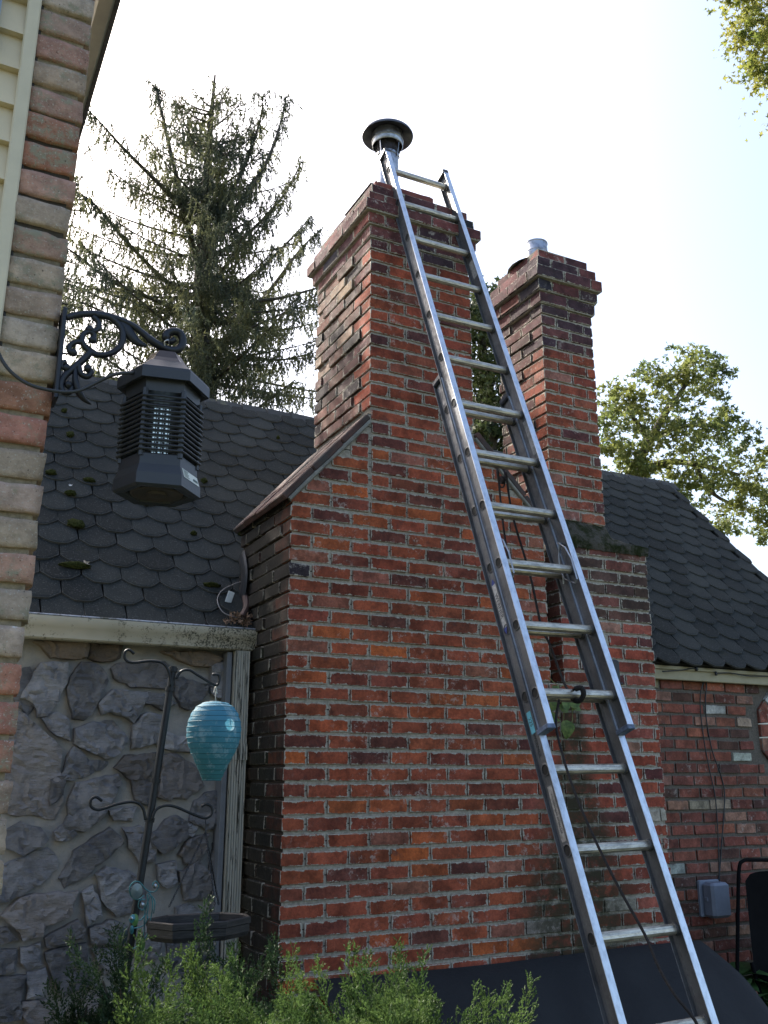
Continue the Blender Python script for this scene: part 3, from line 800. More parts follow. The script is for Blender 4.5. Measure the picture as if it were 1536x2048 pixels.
def stone(poly, idx):
    P2 = [at(x, y, YW) for x, y in poly]; c0 = sum((q for q in P2), Vector((0, 0, 0))) / len(P2); P2 = [c0 + (q - c0) * (1 + .010 / max(.05, (q - c0).length)) for q in P2]; cx = sum(p_.x for p_ in P2) / len(P2); cz = sum(p_.z for p_ in P2) / len(P2)
    ring = []
    N = len(P2)
    for i in range(N):
        a, c_ = P2[i], P2[(i + 1) % N]; L = (c_ - a).length; k = max(1, int(L / .028))
        for j in range(k):
            q = a.lerp(c_, j / k); ring.append((q.x, q.z))
    ring = [(x + noise.noise(Vector((x * 34, idx, z * 34))) * .013, z + noise.noise(Vector((x * 34, idx + 7, z * 34))) * .013) for x, z in ring]
    n = len(ring); th = R.uniform(.028, .050); tx, tz = R.uniform(-.12, .12), R.uniform(-.12, .12); ang = R.uniform(.2, 1.3); pitch = R.uniform(12, 24)
    inn = [(cx + (x - cx) * .965, cz + (z - cz) * .965) for x, z in ring]
    pts = [Vector(p_) for p_ in inn]; x0_, x1_ = min(p_[0] for p_ in inn), max(p_[0] for p_ in inn); z0_, z1_ = min(p_[1] for p_ in inn), max(p_[1] for p_ in inn)
    st_ = .017; q_ = z0_
    while q_ < z1_:
        w_ = x0_
        while w_ < x1_:
            pts.append(Vector((w_ + R.uniform(-.005, .005), q_ + R.uniform(-.005, .005)))); w_ += st_
        q_ += st_
    co, ed, fa, *_x = delaunay_2d_cdt(pts, [(i, (i + 1) % n) for i in range(n)], [], 1, 1e-5)
    used = set(i for f in fa for i in f)
    def hgt(x, z, edge):
        w = (x * cos(ang) + z * sin(ang)) * pitch + noise.noise(Vector((x * 8, idx, z * 8))) * 2.2
        w2 = (x * cos(ang + 1.2) + z * sin(ang + 1.2)) * pitch * .5 + noise.noise(Vector((x * 11, idx + 5, z * 11))) * 1.8
        hh = -th + tx * (x - cx) + tz * (z - cz) - .009 * min(1, max(0, (w - floor(w) - .35) * 6)) - .006 * (1 if (w2 - floor(w2)) > .55 else 0) + noise.noise(Vector((x * 26, idx, z * 26))) * .008
        return min(hh + (.007 if edge else 0), -.008)
    m_ = MB(); idxmap = {}
    for i in sorted(used):
        x, z = co[i]; idxmap[i] = len(m_.v); m_.v.append((x, YW + hgt(x, z, i < n), z))
    fl2 = []
    for f in fa:
        a_, b_2, c_2 = [Vector(m_.v[idxmap[i]]) for i in f[:3]]
        nn_ = (b_2 - a_).cross(c_2 - a_); ff = tuple(idxmap[i] for i in f); fl2.append(ff if nn_.y < 0 else ff[::-1])
    m_.f = fl2
    base = len(m_.v)
    for (x, z) in ring: m_.v.append((x, YW + .014, z))
    for i in range(n):
        j = (i + 1) % n
        if i in idxmap and j in idxmap: m_.f.append((idxmap[i], base + i, base + j, idxmap[j]))
    m_.obj('stone', ST_W if idx in (19, 20, 21) else ST_G, stonewall, auto=38)
for i_, s_ in enumerate(stones): stone(s_, i_)

# old brick wall on the right, with the clipped opening
HB = brick_material('house_brick', False, (0.17, 0.15, 0.125), .55, moss=False, lichen=.9); HBS = brick_material('house_brick_far', True, (0.17, 0.15, 0.125), .55, moss=False)
HM = mortar_material('house_mortar', 5.0, 0.0, (0.15, 0.13, 0.108), moss=False)
hc = 0.0775
Wz = EZ - 0.085
oc = at(1552, 1462, YW); OX, OZ, OR = oc.x + .17, oc.z, 0.37         # centre of the octagonal opening
b = MB()
zlow = OZ - OR - .02; zhi = OZ + OR + .02; xl_ = OX - OR - .02
def cyl_wall(bm):
    # wall plane with octagonal hole built from quads
    NW = 8; outer = []; inner = []
    X0_, X1_, Z0_, Z1_ = OX - OR - .14, OX + OR + .14, OZ - OR - .14, min(OZ + OR + .14, Wz)
    for y_ in (YW, YW + .11):
        pass
    bm.box(3.885, X0_, YW, YW + .11, -.05, Wz)
    bm.box(X0_, 7.5, YW, YW + .11, -.05, Z0_)
    bm.box(X1_, 7.5, YW, YW + .11, Z0_, Wz)
    octo = [(OX + OR * cos(pi / 8 + k * pi / 4), OZ + OR * sin(pi / 8 + k * pi / 4)) for k in range(8)]
    sq = [(X1_, OZ + (X1_ - OX) * math.tan(pi / 8)), (OX + (Z1_ - OZ) * math.tan(pi / 8), Z1_), (OX - (Z1_ - OZ) * math.tan(pi / 8), Z1_), (X0_, OZ + (X1_ - OX) * math.tan(pi / 8)), (X0_, OZ - (X1_ - OX) * math.tan(pi / 8)), (OX - (OZ - Z0_) * math.tan(pi / 8), Z0_), (OX + (OZ - Z0_) * math.tan(pi / 8), Z0_), (X1_, OZ - (X1_ - OX) * math.tan(pi / 8))]
    for k in range(8):
        j = (k + 1) % 8; a, c_, d_, e_ = octo[k], octo[j], sq[j], sq[k]
        vs = [(q[0], YW, q[1]) for q in (a, c_, d_, e_)] + [(q[0], YW + .11, q[1]) for q in (a, c_, d_, e_)]
        bm.add(vs, [(0, 1, 2, 3), (7, 6, 5, 4), (0, 4, 5, 1)])
    for cx_, cz_, q1, q2 in ((X1_, Z1_, sq[0], sq[1]), (X0_, Z1_, sq[3], sq[2]), (X0_, Z0_, sq[4], sq[5]), (X1_, Z0_, sq[7], sq[6])):
        bm.add([(cx_, YW, cz_), (q1[0], YW, q1[1]), (q2[0], YW, q2[1])], [(0, 1, 2)])
cyl_wall(b)
bwall = b.obj('brick_wall', HM, house)
recs = []
def hole(x, z):
    dx, dz = abs(x - OX), abs(z + .03 - OZ)
    return max(dx, dz, (dx + dz) * .7071) < OR * .924 + .085
for kk in range(40):
    z = Wz - (kk + 1) * hc
    if z < 0: break
    dz = abs(z + hc / 2 - OZ); RR = OR * .924 + .078
    gap = min(RR, RR * 1.4142 - dz) if dz < RR else None
    spans = [(3.895, 6.6)] if gap is None else [(3.895, OX - gap), (OX + gap, 6.6)]
    x = 3.90 - (0.11 if kk % 2 else 0) + R.uniform(-.02, .02)
    while x < 6.6:
        L = .182 + R.uniform(-.012, .012)
        for s0_, s1_ in spans:
            xa, xb = max(x, s0_), min(x + L, s1_)
            if xb - xa > .028: recs.append((xa, xb, YW - R.uniform(.006, .016), YW + .05, z + .006, z + hc - .011 + R.uniform(-.003, .002), pick(PAL_HOUSE), R.uniform(-.014, .014), 1, 0))
        x += L + .015
emit_bricks(bwall, recs, HB, HBS)
# rim bricks round the opening
for k in range(8):
    a0, a1 = pi / 8 + k * pi / 4, pi / 8 + (k + 1) * pi / 4
    p0 = Vector((OX + OR * cos(a0), 0, OZ + OR * sin(a0))); p1 = Vector((OX + OR * cos(a1), 0, OZ + OR * sin(a1)))
    d_ = (p1 - p0); L = d_.length; d_.normalize(); nn = Vector((-d_.z, 0, d_.x)); mid = (p0 + p1) / 2
    if (mid + nn - Vector((OX, 0, OZ))).length < (mid - Vector((OX, 0, OZ))).length: nn = -nn
    for q in range(3):
        s0 = L * q / 3
        me = brick_mesh(L / 3 - .010, .14, .085, HB)
        o = link('brick', me, bwall); o.color = (*pick(PAL_HOUSE), 1)
        o.matrix_basis = Matrix(((d_.x, 0, nn.x, p0.x + d_.x * (s0 + .005)), (0, 1, 0, YW - .022), (d_.z, 0, nn.z, p0.z + d_.z * (s0 + .005)), (0, 0, 0, 1)))
# fascia, gutter, downspout
CREAM = simple('cream_paint', (0.36, 0.32, 0.205), .5, var=.12, bump=.05)
b = MB(); b.bbox(3.895, 7.0, EY + .045, EY + .075, EZ - .10, EZ - .008, .004); b.bbox(3.895, 7.0, EY + .030, EY + .05, EZ - .035, EZ - .010, .003)
b.box(3.895, 7.0, EY + .075, YW + .02, EZ - .088, EZ - .080)
b.obj('fascia_board', CREAM, house)
t = NT('mildewed_gutter'); p = t.pos(); P = t.xyz(p)
mk = t.ramp(t.math('ADD', t.noise(t.mp(p, (1, 1, 1)), 16, 8, .8), t.math('MULTIPLY', t.ramp(P[0], .7, 1.6), .16)), .55, .64)
mk2 = t.ramp(t.noise(p, 110, 4, .7), .42, .58)
c = t.mix(t.ramp(t.noise(p, 3, 3), .3, .7), (0.36, 0.335, 0.26), (0.46, 0.43, 0.35)); c = t.mix(t.math('MULTIPLY', t.math('MULTIPLY', mk, mk2), .92), c, (0.035, 0.035, 0.022)); t.col(c); t.rough(.5); GUT = t.m
b = MB()
prof = [(.085, -.105), (.030, -.105), (.022, -.098), (.020, -.078), (.004, -.050), (-.006, -.036), (-.010, -.010), (-.010, 0), (.004, 0), (.004, -.008)]
xs = [-0.8, 0.3, 0.9, 1.40, 1.592]
vs = []; fs = []
for xx in xs:
    for (dy, dz) in prof: vs.append((xx, EY - .055 + dy, EZ + .012 + dz))
n_ = len(prof)
for i in range(len(xs) - 1):
    for k in range(n_ - 1): fs.append((i * n_ + k, (i + 1) * n_ + k, (i + 1) * n_ + k + 1, i * n_ + k + 1))
fs.append(tuple((len(xs) - 1) * n_ + k for k in range(n_)))
b.add(vs, fs); b.obj('gutter', GUT, house, auto=40)
ALU_G = simple('gutter_guard', (0.33, 0.35, 0.4), .4, .7, var=.3, scale=60, bump=.5, bscale=220, dirt=(.08, .08, .06), dirt_amt=.35, dscale=20)
b = MB(); b.bbox(-.8, 1.592, EY - .062, EY + .03, EZ + .014, EZ + .022, .002); b.obj('gutter_guard', ALU_G, house)
b = MB(); xd = 1.532
t = NT('peeling_downspout'); p = t.pos()
c = t.mix(t.ramp(t.noise(t.mp(p, (60, 60, 5)), 1.0, 8, .75), .53, .60), (0.36, 0.36, 0.32), (0.02, 0.022, 0.016)); t.col(c); t.rough(.6); t.bump(t.noise(t.mp(p, (60, 60, 6)), 1, 6), .4, .004); DSP = t.m
def corr(b_, x0, x1, y0, z0, z1):
    pr = []
    for i in range(13): pr.append((x0 + (x1 - x0) * i / 12, y0 + (.004 if i % 2 else 0)))
    vs = [(x_, y_, z) for z in (z0, z1) for x_, y_ in pr]; n = 13
    b_.add(vs, [(i, i + 1, n + i + 1, n + i) for i in range(12)]); b_.box(x0, x1, y0 + .005, y0 + .055, z0, z1)
corr(b, xd - .040, xd + .035, EY - .035, .1, EZ - .095)
corr(b, xd - .044, xd + .039, EY - .040, at(470, 1520, EY).z, at(470, 1500, EY).z + .03)
b.obj('downspout', DSP, house)
b = MB(); b.bbox(xd - .075, xd - .048, EY + .0, EY + .10, .1, EZ - .10, .003); b.obj('corner_trim', simple('grey_trim', (0.15, 0.165, 0.19), .6, var=.2), house)
# lead flashing beside the chimney
LEAD = simple('lead_flashing', (0.025, 0.029, 0.035), .55, .4, var=.4, scale=9, bump=.4, bscale=30)
b = MB(); ptsf = [atX(490, 1110, 1.58), atX(494, 1150, 1.575), atX(488, 1200, 1.575), atX(488, 1240, 1.575)]
b.tube(spl([(1.575, q.y + .04, q.z) for q in ptsf], 4), [.05] * 13, 8, flat=.25, up=(0, 1, 0)); b.obj('flashing', LEAD, house)

# ---------------------------------------------------------------- brick corner of the neighbouring house (left edge)
corner = empty('house', (0.1, 1.9, 0), 'near house corner at the left edge with tumbled bricks and cream siding', 'house')
PY = 1.72; pxr = 0.176; cc = 0.0645
# real course there
NB = brick_material('tumbled_brick', False, (0.30, 0.25, 0.19), .5, moss=False, lichen=.35)
NBm = mortar_material('tumbled_mortar', 5.0, 0.0, (0.30, 0.25, 0.17), moss=False)
NBmat = NT('weathered_brick'); t = NBmat; p = t.pos(); oi = t.n.new('ShaderNodeObjectInfo')
n1 = t.noise(p, 28, 6, .7)
c = t.mix(1.0, oi.outputs['Color'], t.ramp(n1, .3, .7, .7, 1.2), 'MULTIPLY')
c = t.mix(t.ramp(t.math('ADD', t.noise(p, 18, 8, .8), t.math('MULTIPLY', oi.outputs['Random'], .10)), .54, .68), c, (0.27, 0.25, 0.18))
c = t.mix(t.math('MULTIPLY', t.ramp(t.noise(p, 230, 3, .6), .60, .68), .6), c, (0.5, 0.48, 0.42))
c = t.mix(t.math('MULTIPLY', t.ramp(t.noise(p, 22, 5, .7), .69, .72), .9), c, (0.62, 0.58, 0.55))
c = t.mix(t.math('MULTIPLY', t.ramp(t.noise(p, 160, 3, .6), .34, .30), .7), c, (0.06, 0.04, 0.03))
t.col(c); t.rough(.92, 0, .2); t.bump(t.math('ADD', t.noise(p, 120, 5, .7), n1), .6, .006); NBmat = t.m
pal = [(30, (0.50, 0.30, 0.225)), (14, (0.50, 0.24, 0.165)), (24, (0.50, 0.36, 0.27)), (20, (0.52, 0.41, 0.31))]
def tumbled(L, D, Hh, seed):
    r = random.Random(seed); m_ = bmesh.new(); bmesh.ops.create_cube(m_, size=1)
    bmesh.ops.subdivide_edges(m_, edges=m_.edges[:], cuts=4, use_grid_fill=True)
    for v_ in m_.verts:
        c_ = v_.co; q = Vector((c_.x * L, c_.y * D, c_.z * Hh))
        rr = .0030
        inner = Vector((max(-L / 2 + rr, min(L / 2 - rr, q.x)), max(-D / 2 + rr, min(D / 2 - rr, q.y)), max(-Hh / 2 + rr, min(Hh / 2 - rr, q.z))))
        dv = q - inner
        if dv.length > 1e-6: q = inner + dv.normalized() * min(dv.length, rr)
        q += noise.noise_vector(q * 28 + Vector((seed * 3.3, 0, 0))) * .0030 + noise.noise_vector(q * 75 + Vector((seed, 0, 0))) * .0026
        v_.co = q
    me = bpy.data.meshes.new('brick'); m_.to_mesh(me); m_.free(); me.materials.append(NBmat); me.polygons.foreach_set('use_smooth', [True] * len(me.polygons)); return me
tv = [tumbled(.105, .10, cc - .0105, i) for i in range(7)]
tv2 = [tumbled(.21, .10, cc - .011, i + 20) for i in range(4)]
z = 0.0; i = 0
while z < H + 1.9:
    o = link('brick', tv[i % 7] if R.random() < .5 else R.choice(tv), corner); o.location = (pxr - .052 + R.uniform(-.003, .003), PY + .05 + R.uniform(-.003, .003), z + cc / 2); o.color = (*pick(pal), 1)
    o.rotation_euler = (0, R.uniform(-.02, .02), R.choice((0, pi)) + R.uniform(-.02, .02))
    i += 1; z += cc
b = MB(); b.box(pxr - .112, pxr - .010, PY + .009, PY + .10, -.05, H + 1.95); b.box(-.6, pxr - .008, PY + .10, PY + 1.6, -.05, H + 1.8)
b.obj('mortar_joints', NBm, corner)
SID = simple('cream_siding', (0.62, 0.52, 0.35), .5, var=.10, scale=5, bump=.12, bscale=90)
xt = .0745
b = MB(); b.bbox(xt - .027, xt, PY - .004, PY + .03, .0, H + 2.0, .003); b.obj('corner_trim', simple('cream_trim', (0.60, 0.53, 0.38), .45, var=.08, bump=.05), corner)
b = MB(); b.bbox(xt, pxr - .096, PY + .006, PY + .04, 0, H + 2.0, .002); b.obj('gap_strip', simple('dark_gap', (0.03, 0.028, 0.026), .7), corner)  # dark strip stands in for the shaded gap beside the trim
z = 0.0
while z < H + 2.0:
    b = MB(); y_ = PY + .012
    b.add([(-.6, y_ - .012, z), (xt - .027, y_ - .012, z), (xt - .027, y_ + .004, z + .086), (-.6, y_ + .004, z + .086), (-.6, y_ + .01, z), (xt - .027, y_ + .01, z)], [(0, 1, 2, 3), (4, 5, 1, 0)])
    b.obj('siding_board', SID, corner); z += .086
b = MB(); b.bbox(-.06, .0, PY - .02, PY + .02, H + 1.40, H + 2.0, .006); b.obj('window_frame', simple('blue_grey_frame', (0.30, 0.36, 0.44), .35, .3), corner)
# eave running back along the side wall
GF = simple('white_gutter_far', (0.34, 0.34, 0.33), .5, var=.15, bump=.1)
ea = at(232, 0, 2.0); ex, ezz = ea.x, ea.z
b = MB(); b.box(pxr - .02, ex - .02, 1.55, 4.4, ezz + .03, ezz + .04); b.obj('soffit', simple('soffit_tan', (0.28, 0.255, 0.19), .8, var=.2), corner)
b = MB(); b.bbox(ex - .045, ex, 1.45, 4.4, ezz, ezz + .07, .006); b.obj('gutter', GF, corner)
b = MB(); b.bbox(ex, ex + .012, 1.45, 4.4, ezz + .004, ezz + .075, .002); b.obj('roof_edge', simple('dark_edge', (0.10, 0.10, 0.11), .5, .3, var=.4, scale=70), corner)

# ---------------------------------------------------------------- iron bracket and insect lamp
IRON = simple('blued_iron', (0.018, 0.021, 0.028), .42, .35, var=.3, bump=.12, bscale=120)
BY = 1.70
br = empty('wall_bracket', at(126, 780, BY), 'black wrought scrolled iron bracket screwed to the brick corner', 'bracket')
Q = lambda L: [at(120 + x / 3.0226, 600 + y / 3.0226, BY) for x, y in L]
b = MB(); pa, pb = at(126, 614, BY), at(124, 800, BY)
b.bbox(pxr + .001, pxr + .009, BY - .006, BY + .05, pb.z, pa.z, .002); b.obj('back_plate', IRON, br)
b = MB(); P_ = spl(Q([(38, 108), (120, 88), (230, 85), (330, 108), (430, 150), (500, 200), (560, 250), (625, 288), (680, 305), (725, 290), (742, 245), (722, 200), (675, 190), (642, 210), (645, 240), (672, 250), (692, 236)]), 6)
n = len(P_); b.tube(P_, [.0066 if i < n * .35 else (.0080 if i < n * .85 else .0078 - .002 * (i / n)) for i in range(n)], 10); b.obj('main_scroll', IRON, br, smooth=True)
b = MB()
for L, r0, r1 in (([(215, 88), (300, 105), (360, 155), (382, 220), (360, 285), (300, 325), (225, 332), (165, 298), (132, 245), (145, 205), (180, 193), (206, 212), (198, 242)], .0085, .006),
                  ([(200, 100), (232, 135), (232, 170), (205, 190), (178, 178)], .007, .006), ([(140, 258), (95, 255), (58, 280), (60, 312), (80, 320)], .007, .006),
                  ([(190, 312), (130, 370), (75, 418), (28, 462), (6, 510), (18, 552), (55, 558), (70, 530), (52, 515)], .0085, .006),
                  ([(112, 395), (125, 445), (165, 464), (190, 435), (168, 415)], .0075, .006), ([(38, 372), (12, 382), (10, 405), (40, 412)], .006, .005)):
    P_ = spl(Q(L), 6); n = len(P_); b.tube(P_, [.82 * (r0 + (r1 - r0) * i / n) for i in range(n)], 8)
    b.lathe(P_[-1], [(.001, -.008), (.007, -.004), (.008, .002), (.004, .008), (.001, .009)], 10)
b.obj('scrollwork', IRON, br, smooth=True)
for L, wd in (([(340, 120), (395, 160), (430, 215), (470, 255), (528, 278)], .011), ([(92, 400), (92, 470), (105, 540), (140, 595), (188, 632)], .011)):
    b = MB(); P_ = spl(Q(L), 6); n = len(P_); b.tube(P_, [max(.001, wd * sin(pi * min(1, (i + 1) / n * .93 + .05)) ** .8) for i in range(n)], 8, flat=.6); b.obj('iron_leaf', IRON, br, smooth=True)

ZC = at(322, 860, 1.70); zx, zy = ZC.x, 1.70
lamp = empty('insect_lamp', (zx, zy, at(310, 710, 1.7).z), 'dark hexagonal bug zapper lantern hanging from the scrolled iron bracket', 'lamp')
ang = math.atan2(-zy, -zx)                   # a face turned towards the yard
HA = ang + pi / 6 + radians(2)
def hexring(b_, prof, n=6): return b_.lathe((zx, zy, 0), prof, 6, a0=HA)
zz = lambda y: at(322, y, 1.70).z
PL = simple('charcoal_plastic', (0.022, 0.025, 0.031), .42, 0, var=.15, bump=.08, bscale=150)
PLB = simple('bronze_plastic', (0.045, 0.032, 0.030), .35, .3, var=.15, bump=.05)
b = MB(); hexring(b, [(.002, zz(711)), (.030, zz(711)), (.042, zz(728)), (.058, zz(745))]); b.obj('roof_dome', PLB, lamp)
b = MB(); hexring(b, [(.040, zz(732)), (.060, zz(742)), (.087, zz(763)), (.089, zz(768)), (.089, zz(786)), (.084, zz(786)), (.072, zz(782)), (.070, zz(806)), (.066, zz(806)), (.03, zz(802)), (.002, zz(802))]); b.obj('roof_rim', PL, lamp)
b = MB(); hexring(b, [(.002, zz(950)), (.060, zz(950)), (.072, zz(928)), (.073, zz(930)), (.074, zz(950)), (.081, zz(968)), (.082, zz(990)), (.077, zz(994)), (.060, zz(992)), (.055, zz(985)), (.002, zz(985))]); b.obj('base', PL, lamp)
b = MB(); b.lathe((zx, zy, 0), [(.048, zz(987)), (.050, zz(990)), (.046, zz(992)), (.020, zz(989)), (.018, zz(994)), (.002, zz(994))], 20); b.obj('catch_tray', simple('tray_plastic', (.05, .04, .035), .6), lamp)
for k in range(6):
    a = HA + k * pi / 3
    b = MB(); b.tube([(zx + .071 * cos(a), zy + .071 * sin(a), zz(935)), (zx + .071 * cos(a), zy + .071 * sin(a), zz(803))], .0055, 6); b.obj('post', PL, lamp)
z0_, z1_ = zz(925), zz(812)
for k in range(12):
    z = z0_ + (z1_ - z0_) * (k + .3) / 12
    b = MB(); b.lathe((zx, zy, 0), [(.064, z - .001), (.079, z - .0028), (.081, z - .0008), (.080, z + .0012), (.066, z + .003)], 6, a0=HA); b.obj('louvre', PL, lamp)
b = MB()
for k in range(18):
    a = 2 * pi * k / 18; b.tube([(zx + .034 * cos(a), zy + .034 * sin(a), zz(948)), (zx + .034 * cos(a), zy + .034 * sin(a), zz(806))], .0011, 4)
for k in range(14): b.lathe((zx, zy, 0), [(.0345, z0_ + (z1_ - z0_) * k / 13), (.0355, z0_ + (z1_ - z0_) * k / 13 + .001)], 20)
b.obj('killing_grid', simple('grid_wire', (.10, .085, .07), .6, .5), lamp)
t = NT('tube_glass'); t.col((0.42, 0.50, 0.58)); t.rough(.2); t.set(t.b, 'Emission Color', (.55, .8, 1, 1)); t.set(t.b, 'Emission Strength', .25)
b = MB(); 
for dx in (-.011, 0.001, .013): b.tube([(zx + dx, zy + .004, zz(940)), (zx + dx, zy + .004, zz(812))], .0036, 10)
b.obj('lamp_tube', t.m, lamp, smooth=True)
# warning sticker on the right lower face
a = HA + pi / 6 + 0 * pi / 3
faces = []
for k in range(6):
    am = HA + k * pi / 3 + pi / 6; d_ = Vector((cos(am), sin(am), 0)); faces.append((pix(Vector((zx, zy, zz(960))) + d_ * .078), am))
best = sorted(faces, key=lambda q: q[0][2])[:3]; best = max(best, key=lambda q: q[0][0]); am = best[1]
dn = Vector((cos(am), sin(am), 0)); tg = Vector((-sin(am), cos(am), 0))
if pix(Vector((zx, zy, H)) + tg * .1)[0] < pix(Vector((zx, zy, H)))[0]: tg = -tg
STK = simple('sticker_paper', (.62, .64, .58), .5, var=.1, bump=0); INK = simple('sticker_ink', (.06, .10, .09), .6, bump=0)
def face_r(z):                                  # apothem of the base at height z
    zA, zB = zz(950), zz(975); k = (z - zA) / (zB - zA); k = max(0, min(1, k)); return (.074 + .009 * k) * cos(pi / 6)
za, zb_ = zz(952), zz(970)
def pf(u, z, off): return Vector((zx, zy, 0)) + dn * (face_r(z) + off) + tg * u + Vector((0, 0, z))
b = MB(); b.add([pf(-.032, zb_, .0008), pf(.034, zb_, .0008), pf(.034, za, .0008), pf(-.032, za, .0008)], [(0, 1, 2, 3)]); b.obj('sticker', STK, lamp)
b = MB()
for k in range(5):
    zq = za + (zb_ - za) * (.14 + .17 * k); L_ = .022 - .004 * (k % 2)
    b.add([pf(-.029, zq - .0006, .0014), pf(-.029 + L_, zq - .0006, .0014), pf(-.029 + L_, zq + .0006, .0014), pf(-.029, zq + .0006, .0014)], [(0, 1, 2, 3)])
b.add([pf(.008, za + (zb_ - za) * .75, .0014), pf(.030, za + (zb_ - za) * .75, .0014), pf(.030, za + (zb_ - za) * .45, .0014), pf(.012, za + (zb_ - za) * .45, .0014)], [(0, 1, 2, 3)])
b.obj('sticker_print', INK, lamp)
b = MB(); hk = at(326, 702, 1.7); top = at(330, 690, 1.70)
b.tube(spl([(zx, zy, zz(713)), (zx + .001, zy, zz(703)), (top.x - .004, zy - .010, top.z), (top.x + .003, zy - .012, top.z + .006), (top.x + .008, zy, top.z + .004)], 5), .0014, 6); b.obj('hanging_hook', simple('hook_wire', (.6, .6, .6), .3, .9), lamp, smooth=True)
# its cable
CAB = simple('cable_rubber', (.03, .033, .038), .5)
b = MB(); L = [(-14, 700), (2, 735), (25, 762), (60, 783), (110, 794), (150, 793), (190, 775), (225, 760), (262, 757)]
b.tube(spl([at(x, y, 1.70 if x < 200 else 1.69) - Vector((0, .03, 0)) for x, y in L], 5), .0034, 7); tag(b.obj('power_cable', CAB, None, smooth=True), 'black cable looping from the left edge across the near bricks to the bug zapper', 'cable')

# ---------------------------------------------------------------- extension ladder
LA = radians(69.9); U_ = Vector((0.0, cos(LA), sin(LA))); N_ = Vector((0, -sin(LA), cos(LA))); B_ = -0.017
U_ = (U_ * cos(B_) + Vector((1, 0, 0)) * sin(B_)).normalized(); XA = (Vector((1, 0, 0)) - U_ * U_.x).normalized(); N_ = XA.cross(U_)
if N_.y > 0: N_ = -N_
L0 = Vector((2.291, 3.053, H + 0.317))
def LP(x, t, c): return L0 + XA * x + U_ * t + N_ * c
LM = Matrix(((XA.x, U_.x, N_.x, L0.x), (XA.y, U_.y, N_.y, L0.y), (XA.z, U_.z, N_.z, L0.z), (0, 0, 0, 1)))
t = NT('aluminium'); p = t.pos()
c = t.mix(t.ramp(t.noise(p, 9, 6, .7), .35, .7), (0.40, 0.41, 0.43), (0.27, 0.28, 0.30)); c = t.mix(t.ramp(t.noise(p, 150, 4, .7), .66, .72), c, (0.12, .12, .12)); t.col(c)
t.rough(t.ramp(t.noise(p, 30, 5), .3, .7, .34, .55), .85); t.bump(t.noise(p, 200, 3), .15, .002); ALU = t.m
t = NT('aluminium_rail'); p = t.pos()
c = t.mix(t.ramp(t.noise(p, 5, 6, .7), .35, .7), (0.155, 0.16, 0.17), (0.09, 0.092, 0.097)); c = t.mix(t.ramp(t.noise(p, 60, 6, .75), .64, .72), c, (0.26, .26, .26)); t.col(c)
t.rough(t.ramp(t.noise(p, 40, 5), .3, .7, .4, .65), .6); t.bump(t.noise(p, 90, 5), .25, .002); RAIL = t.m
t = NT('aluminium_flange'); p = t.pos()
c = t.mix(t.ramp(t.noise(t.mp(p, (1, 1, .4)), 40, 6, .7), .4, .7), (0.70, 0.75, 0.82), (0.50, 0.54, 0.60)); c = t.mix(t.ramp(t.noise(p, 55, 8, .8), .66, .70), c, (0.16, .17, .18)); t.col(c)
t.rough(.38, .75); t.bump(t.noise(p, 160, 3), .15, .002); FLG = t.m
t = NT('rung_aluminium'); p = t.pos()
c = t.mix(t.ramp(t.noise(t.mp(p, (.25, 1, 1)), 60, 6, .75), .4, .65), (0.60, 0.56, 0.47), (0.30, 0.28, 0.24)); c = t.mix(t.ramp(t.noise(p, 120, 4, .7), .64, .70), c, (0.10, .09, .08)); t.col(c)
t.rough(t.ramp(t.noise(p, 50, 4), .3, .7, .3, .5), .8); t.bump(t.noise(p, 180, 3), .15, .002); RUNG = t.m
BLP = simple('worn_blue_plastic', (.10, .14, .22), .6, var=.5, scale=60)
ladder = empty('extension_ladder', LP(0.15, -1.9, -.03), 'long aluminium extension ladder leaning on the main brick chimney', 'ladder')
C0 = -0.074
def rail(xc, t0, t1, c, name='rail'):
    b = MB(); b.box(xc - .0022, xc + .0022, t0, t1, c - .036, c + .034, LM)
    b.box(xc - .0032, xc + .0032, t0, t1, c - .022, c - .020, LM); b.box(xc - .0032, xc + .0032, t0, t1, c + .020, c + .022, LM)
    r_ = b.obj(name, RAIL, ladder)
    f = MB(); f.bbox(xc - .016, xc + .016, t0, t1, c + .034, c + .0385, .001, LM); f.obj('front_flange', FLG, r_)
    f = MB(); f.bbox(xc - .018, xc + .018, t0, t1, c - .0395, c - .036, .001, LM); f.obj('back_flange', RAIL, r_)
    return r_
def rung(x0, x1, t, c):
    prof = []
    for k in range(24):
        a = 2 * pi * k / 24; r = .0195 - (.0014 if k % 2 else 0)
        u = cos(a) * r; v = sin(a) * r
        if v > .0145: v = .0145 + (v - .0145) * .3
        prof.append((u, v))
    b = MB(); n = 24
    vs = [LM @ Vector((x, t + u, c + v)) for x in (x0, x1) for u, v in prof]
    b.add(vs, [(i, (i + 1) % n, n + (i + 1) % n, n + i) for i in range(n)] + [tuple(range(n))[::-1], tuple(range(n, 2 * n))])
    o = b.obj('rung', RUNG, ladder)
    for x, s_ in ((x0 + .012, 1), (x1 - .012, -1)):     # swaged collar inside each rail
        k_ = MB()
        ring = [LM @ Vector((x - .004 * s_, t + .0235 * cos(2 * pi * q / 16), c + .0235 * sin(2 * pi * q / 16))) for q in range(16)]
        ring2 = [LM @ Vector((x + .004 * s_, t + .0215 * cos(2 * pi * q / 16), c + .0215 * sin(2 * pi * q / 16))) for q in range(16)]
        k_.add(ring + ring2, [(i, (i + 1) % 16, 16 + (i + 1) % 16, 16 + i) for i in range(16)] + [tuple(range(16, 32))])
        k_.obj('collar', RAIL, o)
HOLE = simple('rung_bore', (.012, .012, .012), .9, bump=0)
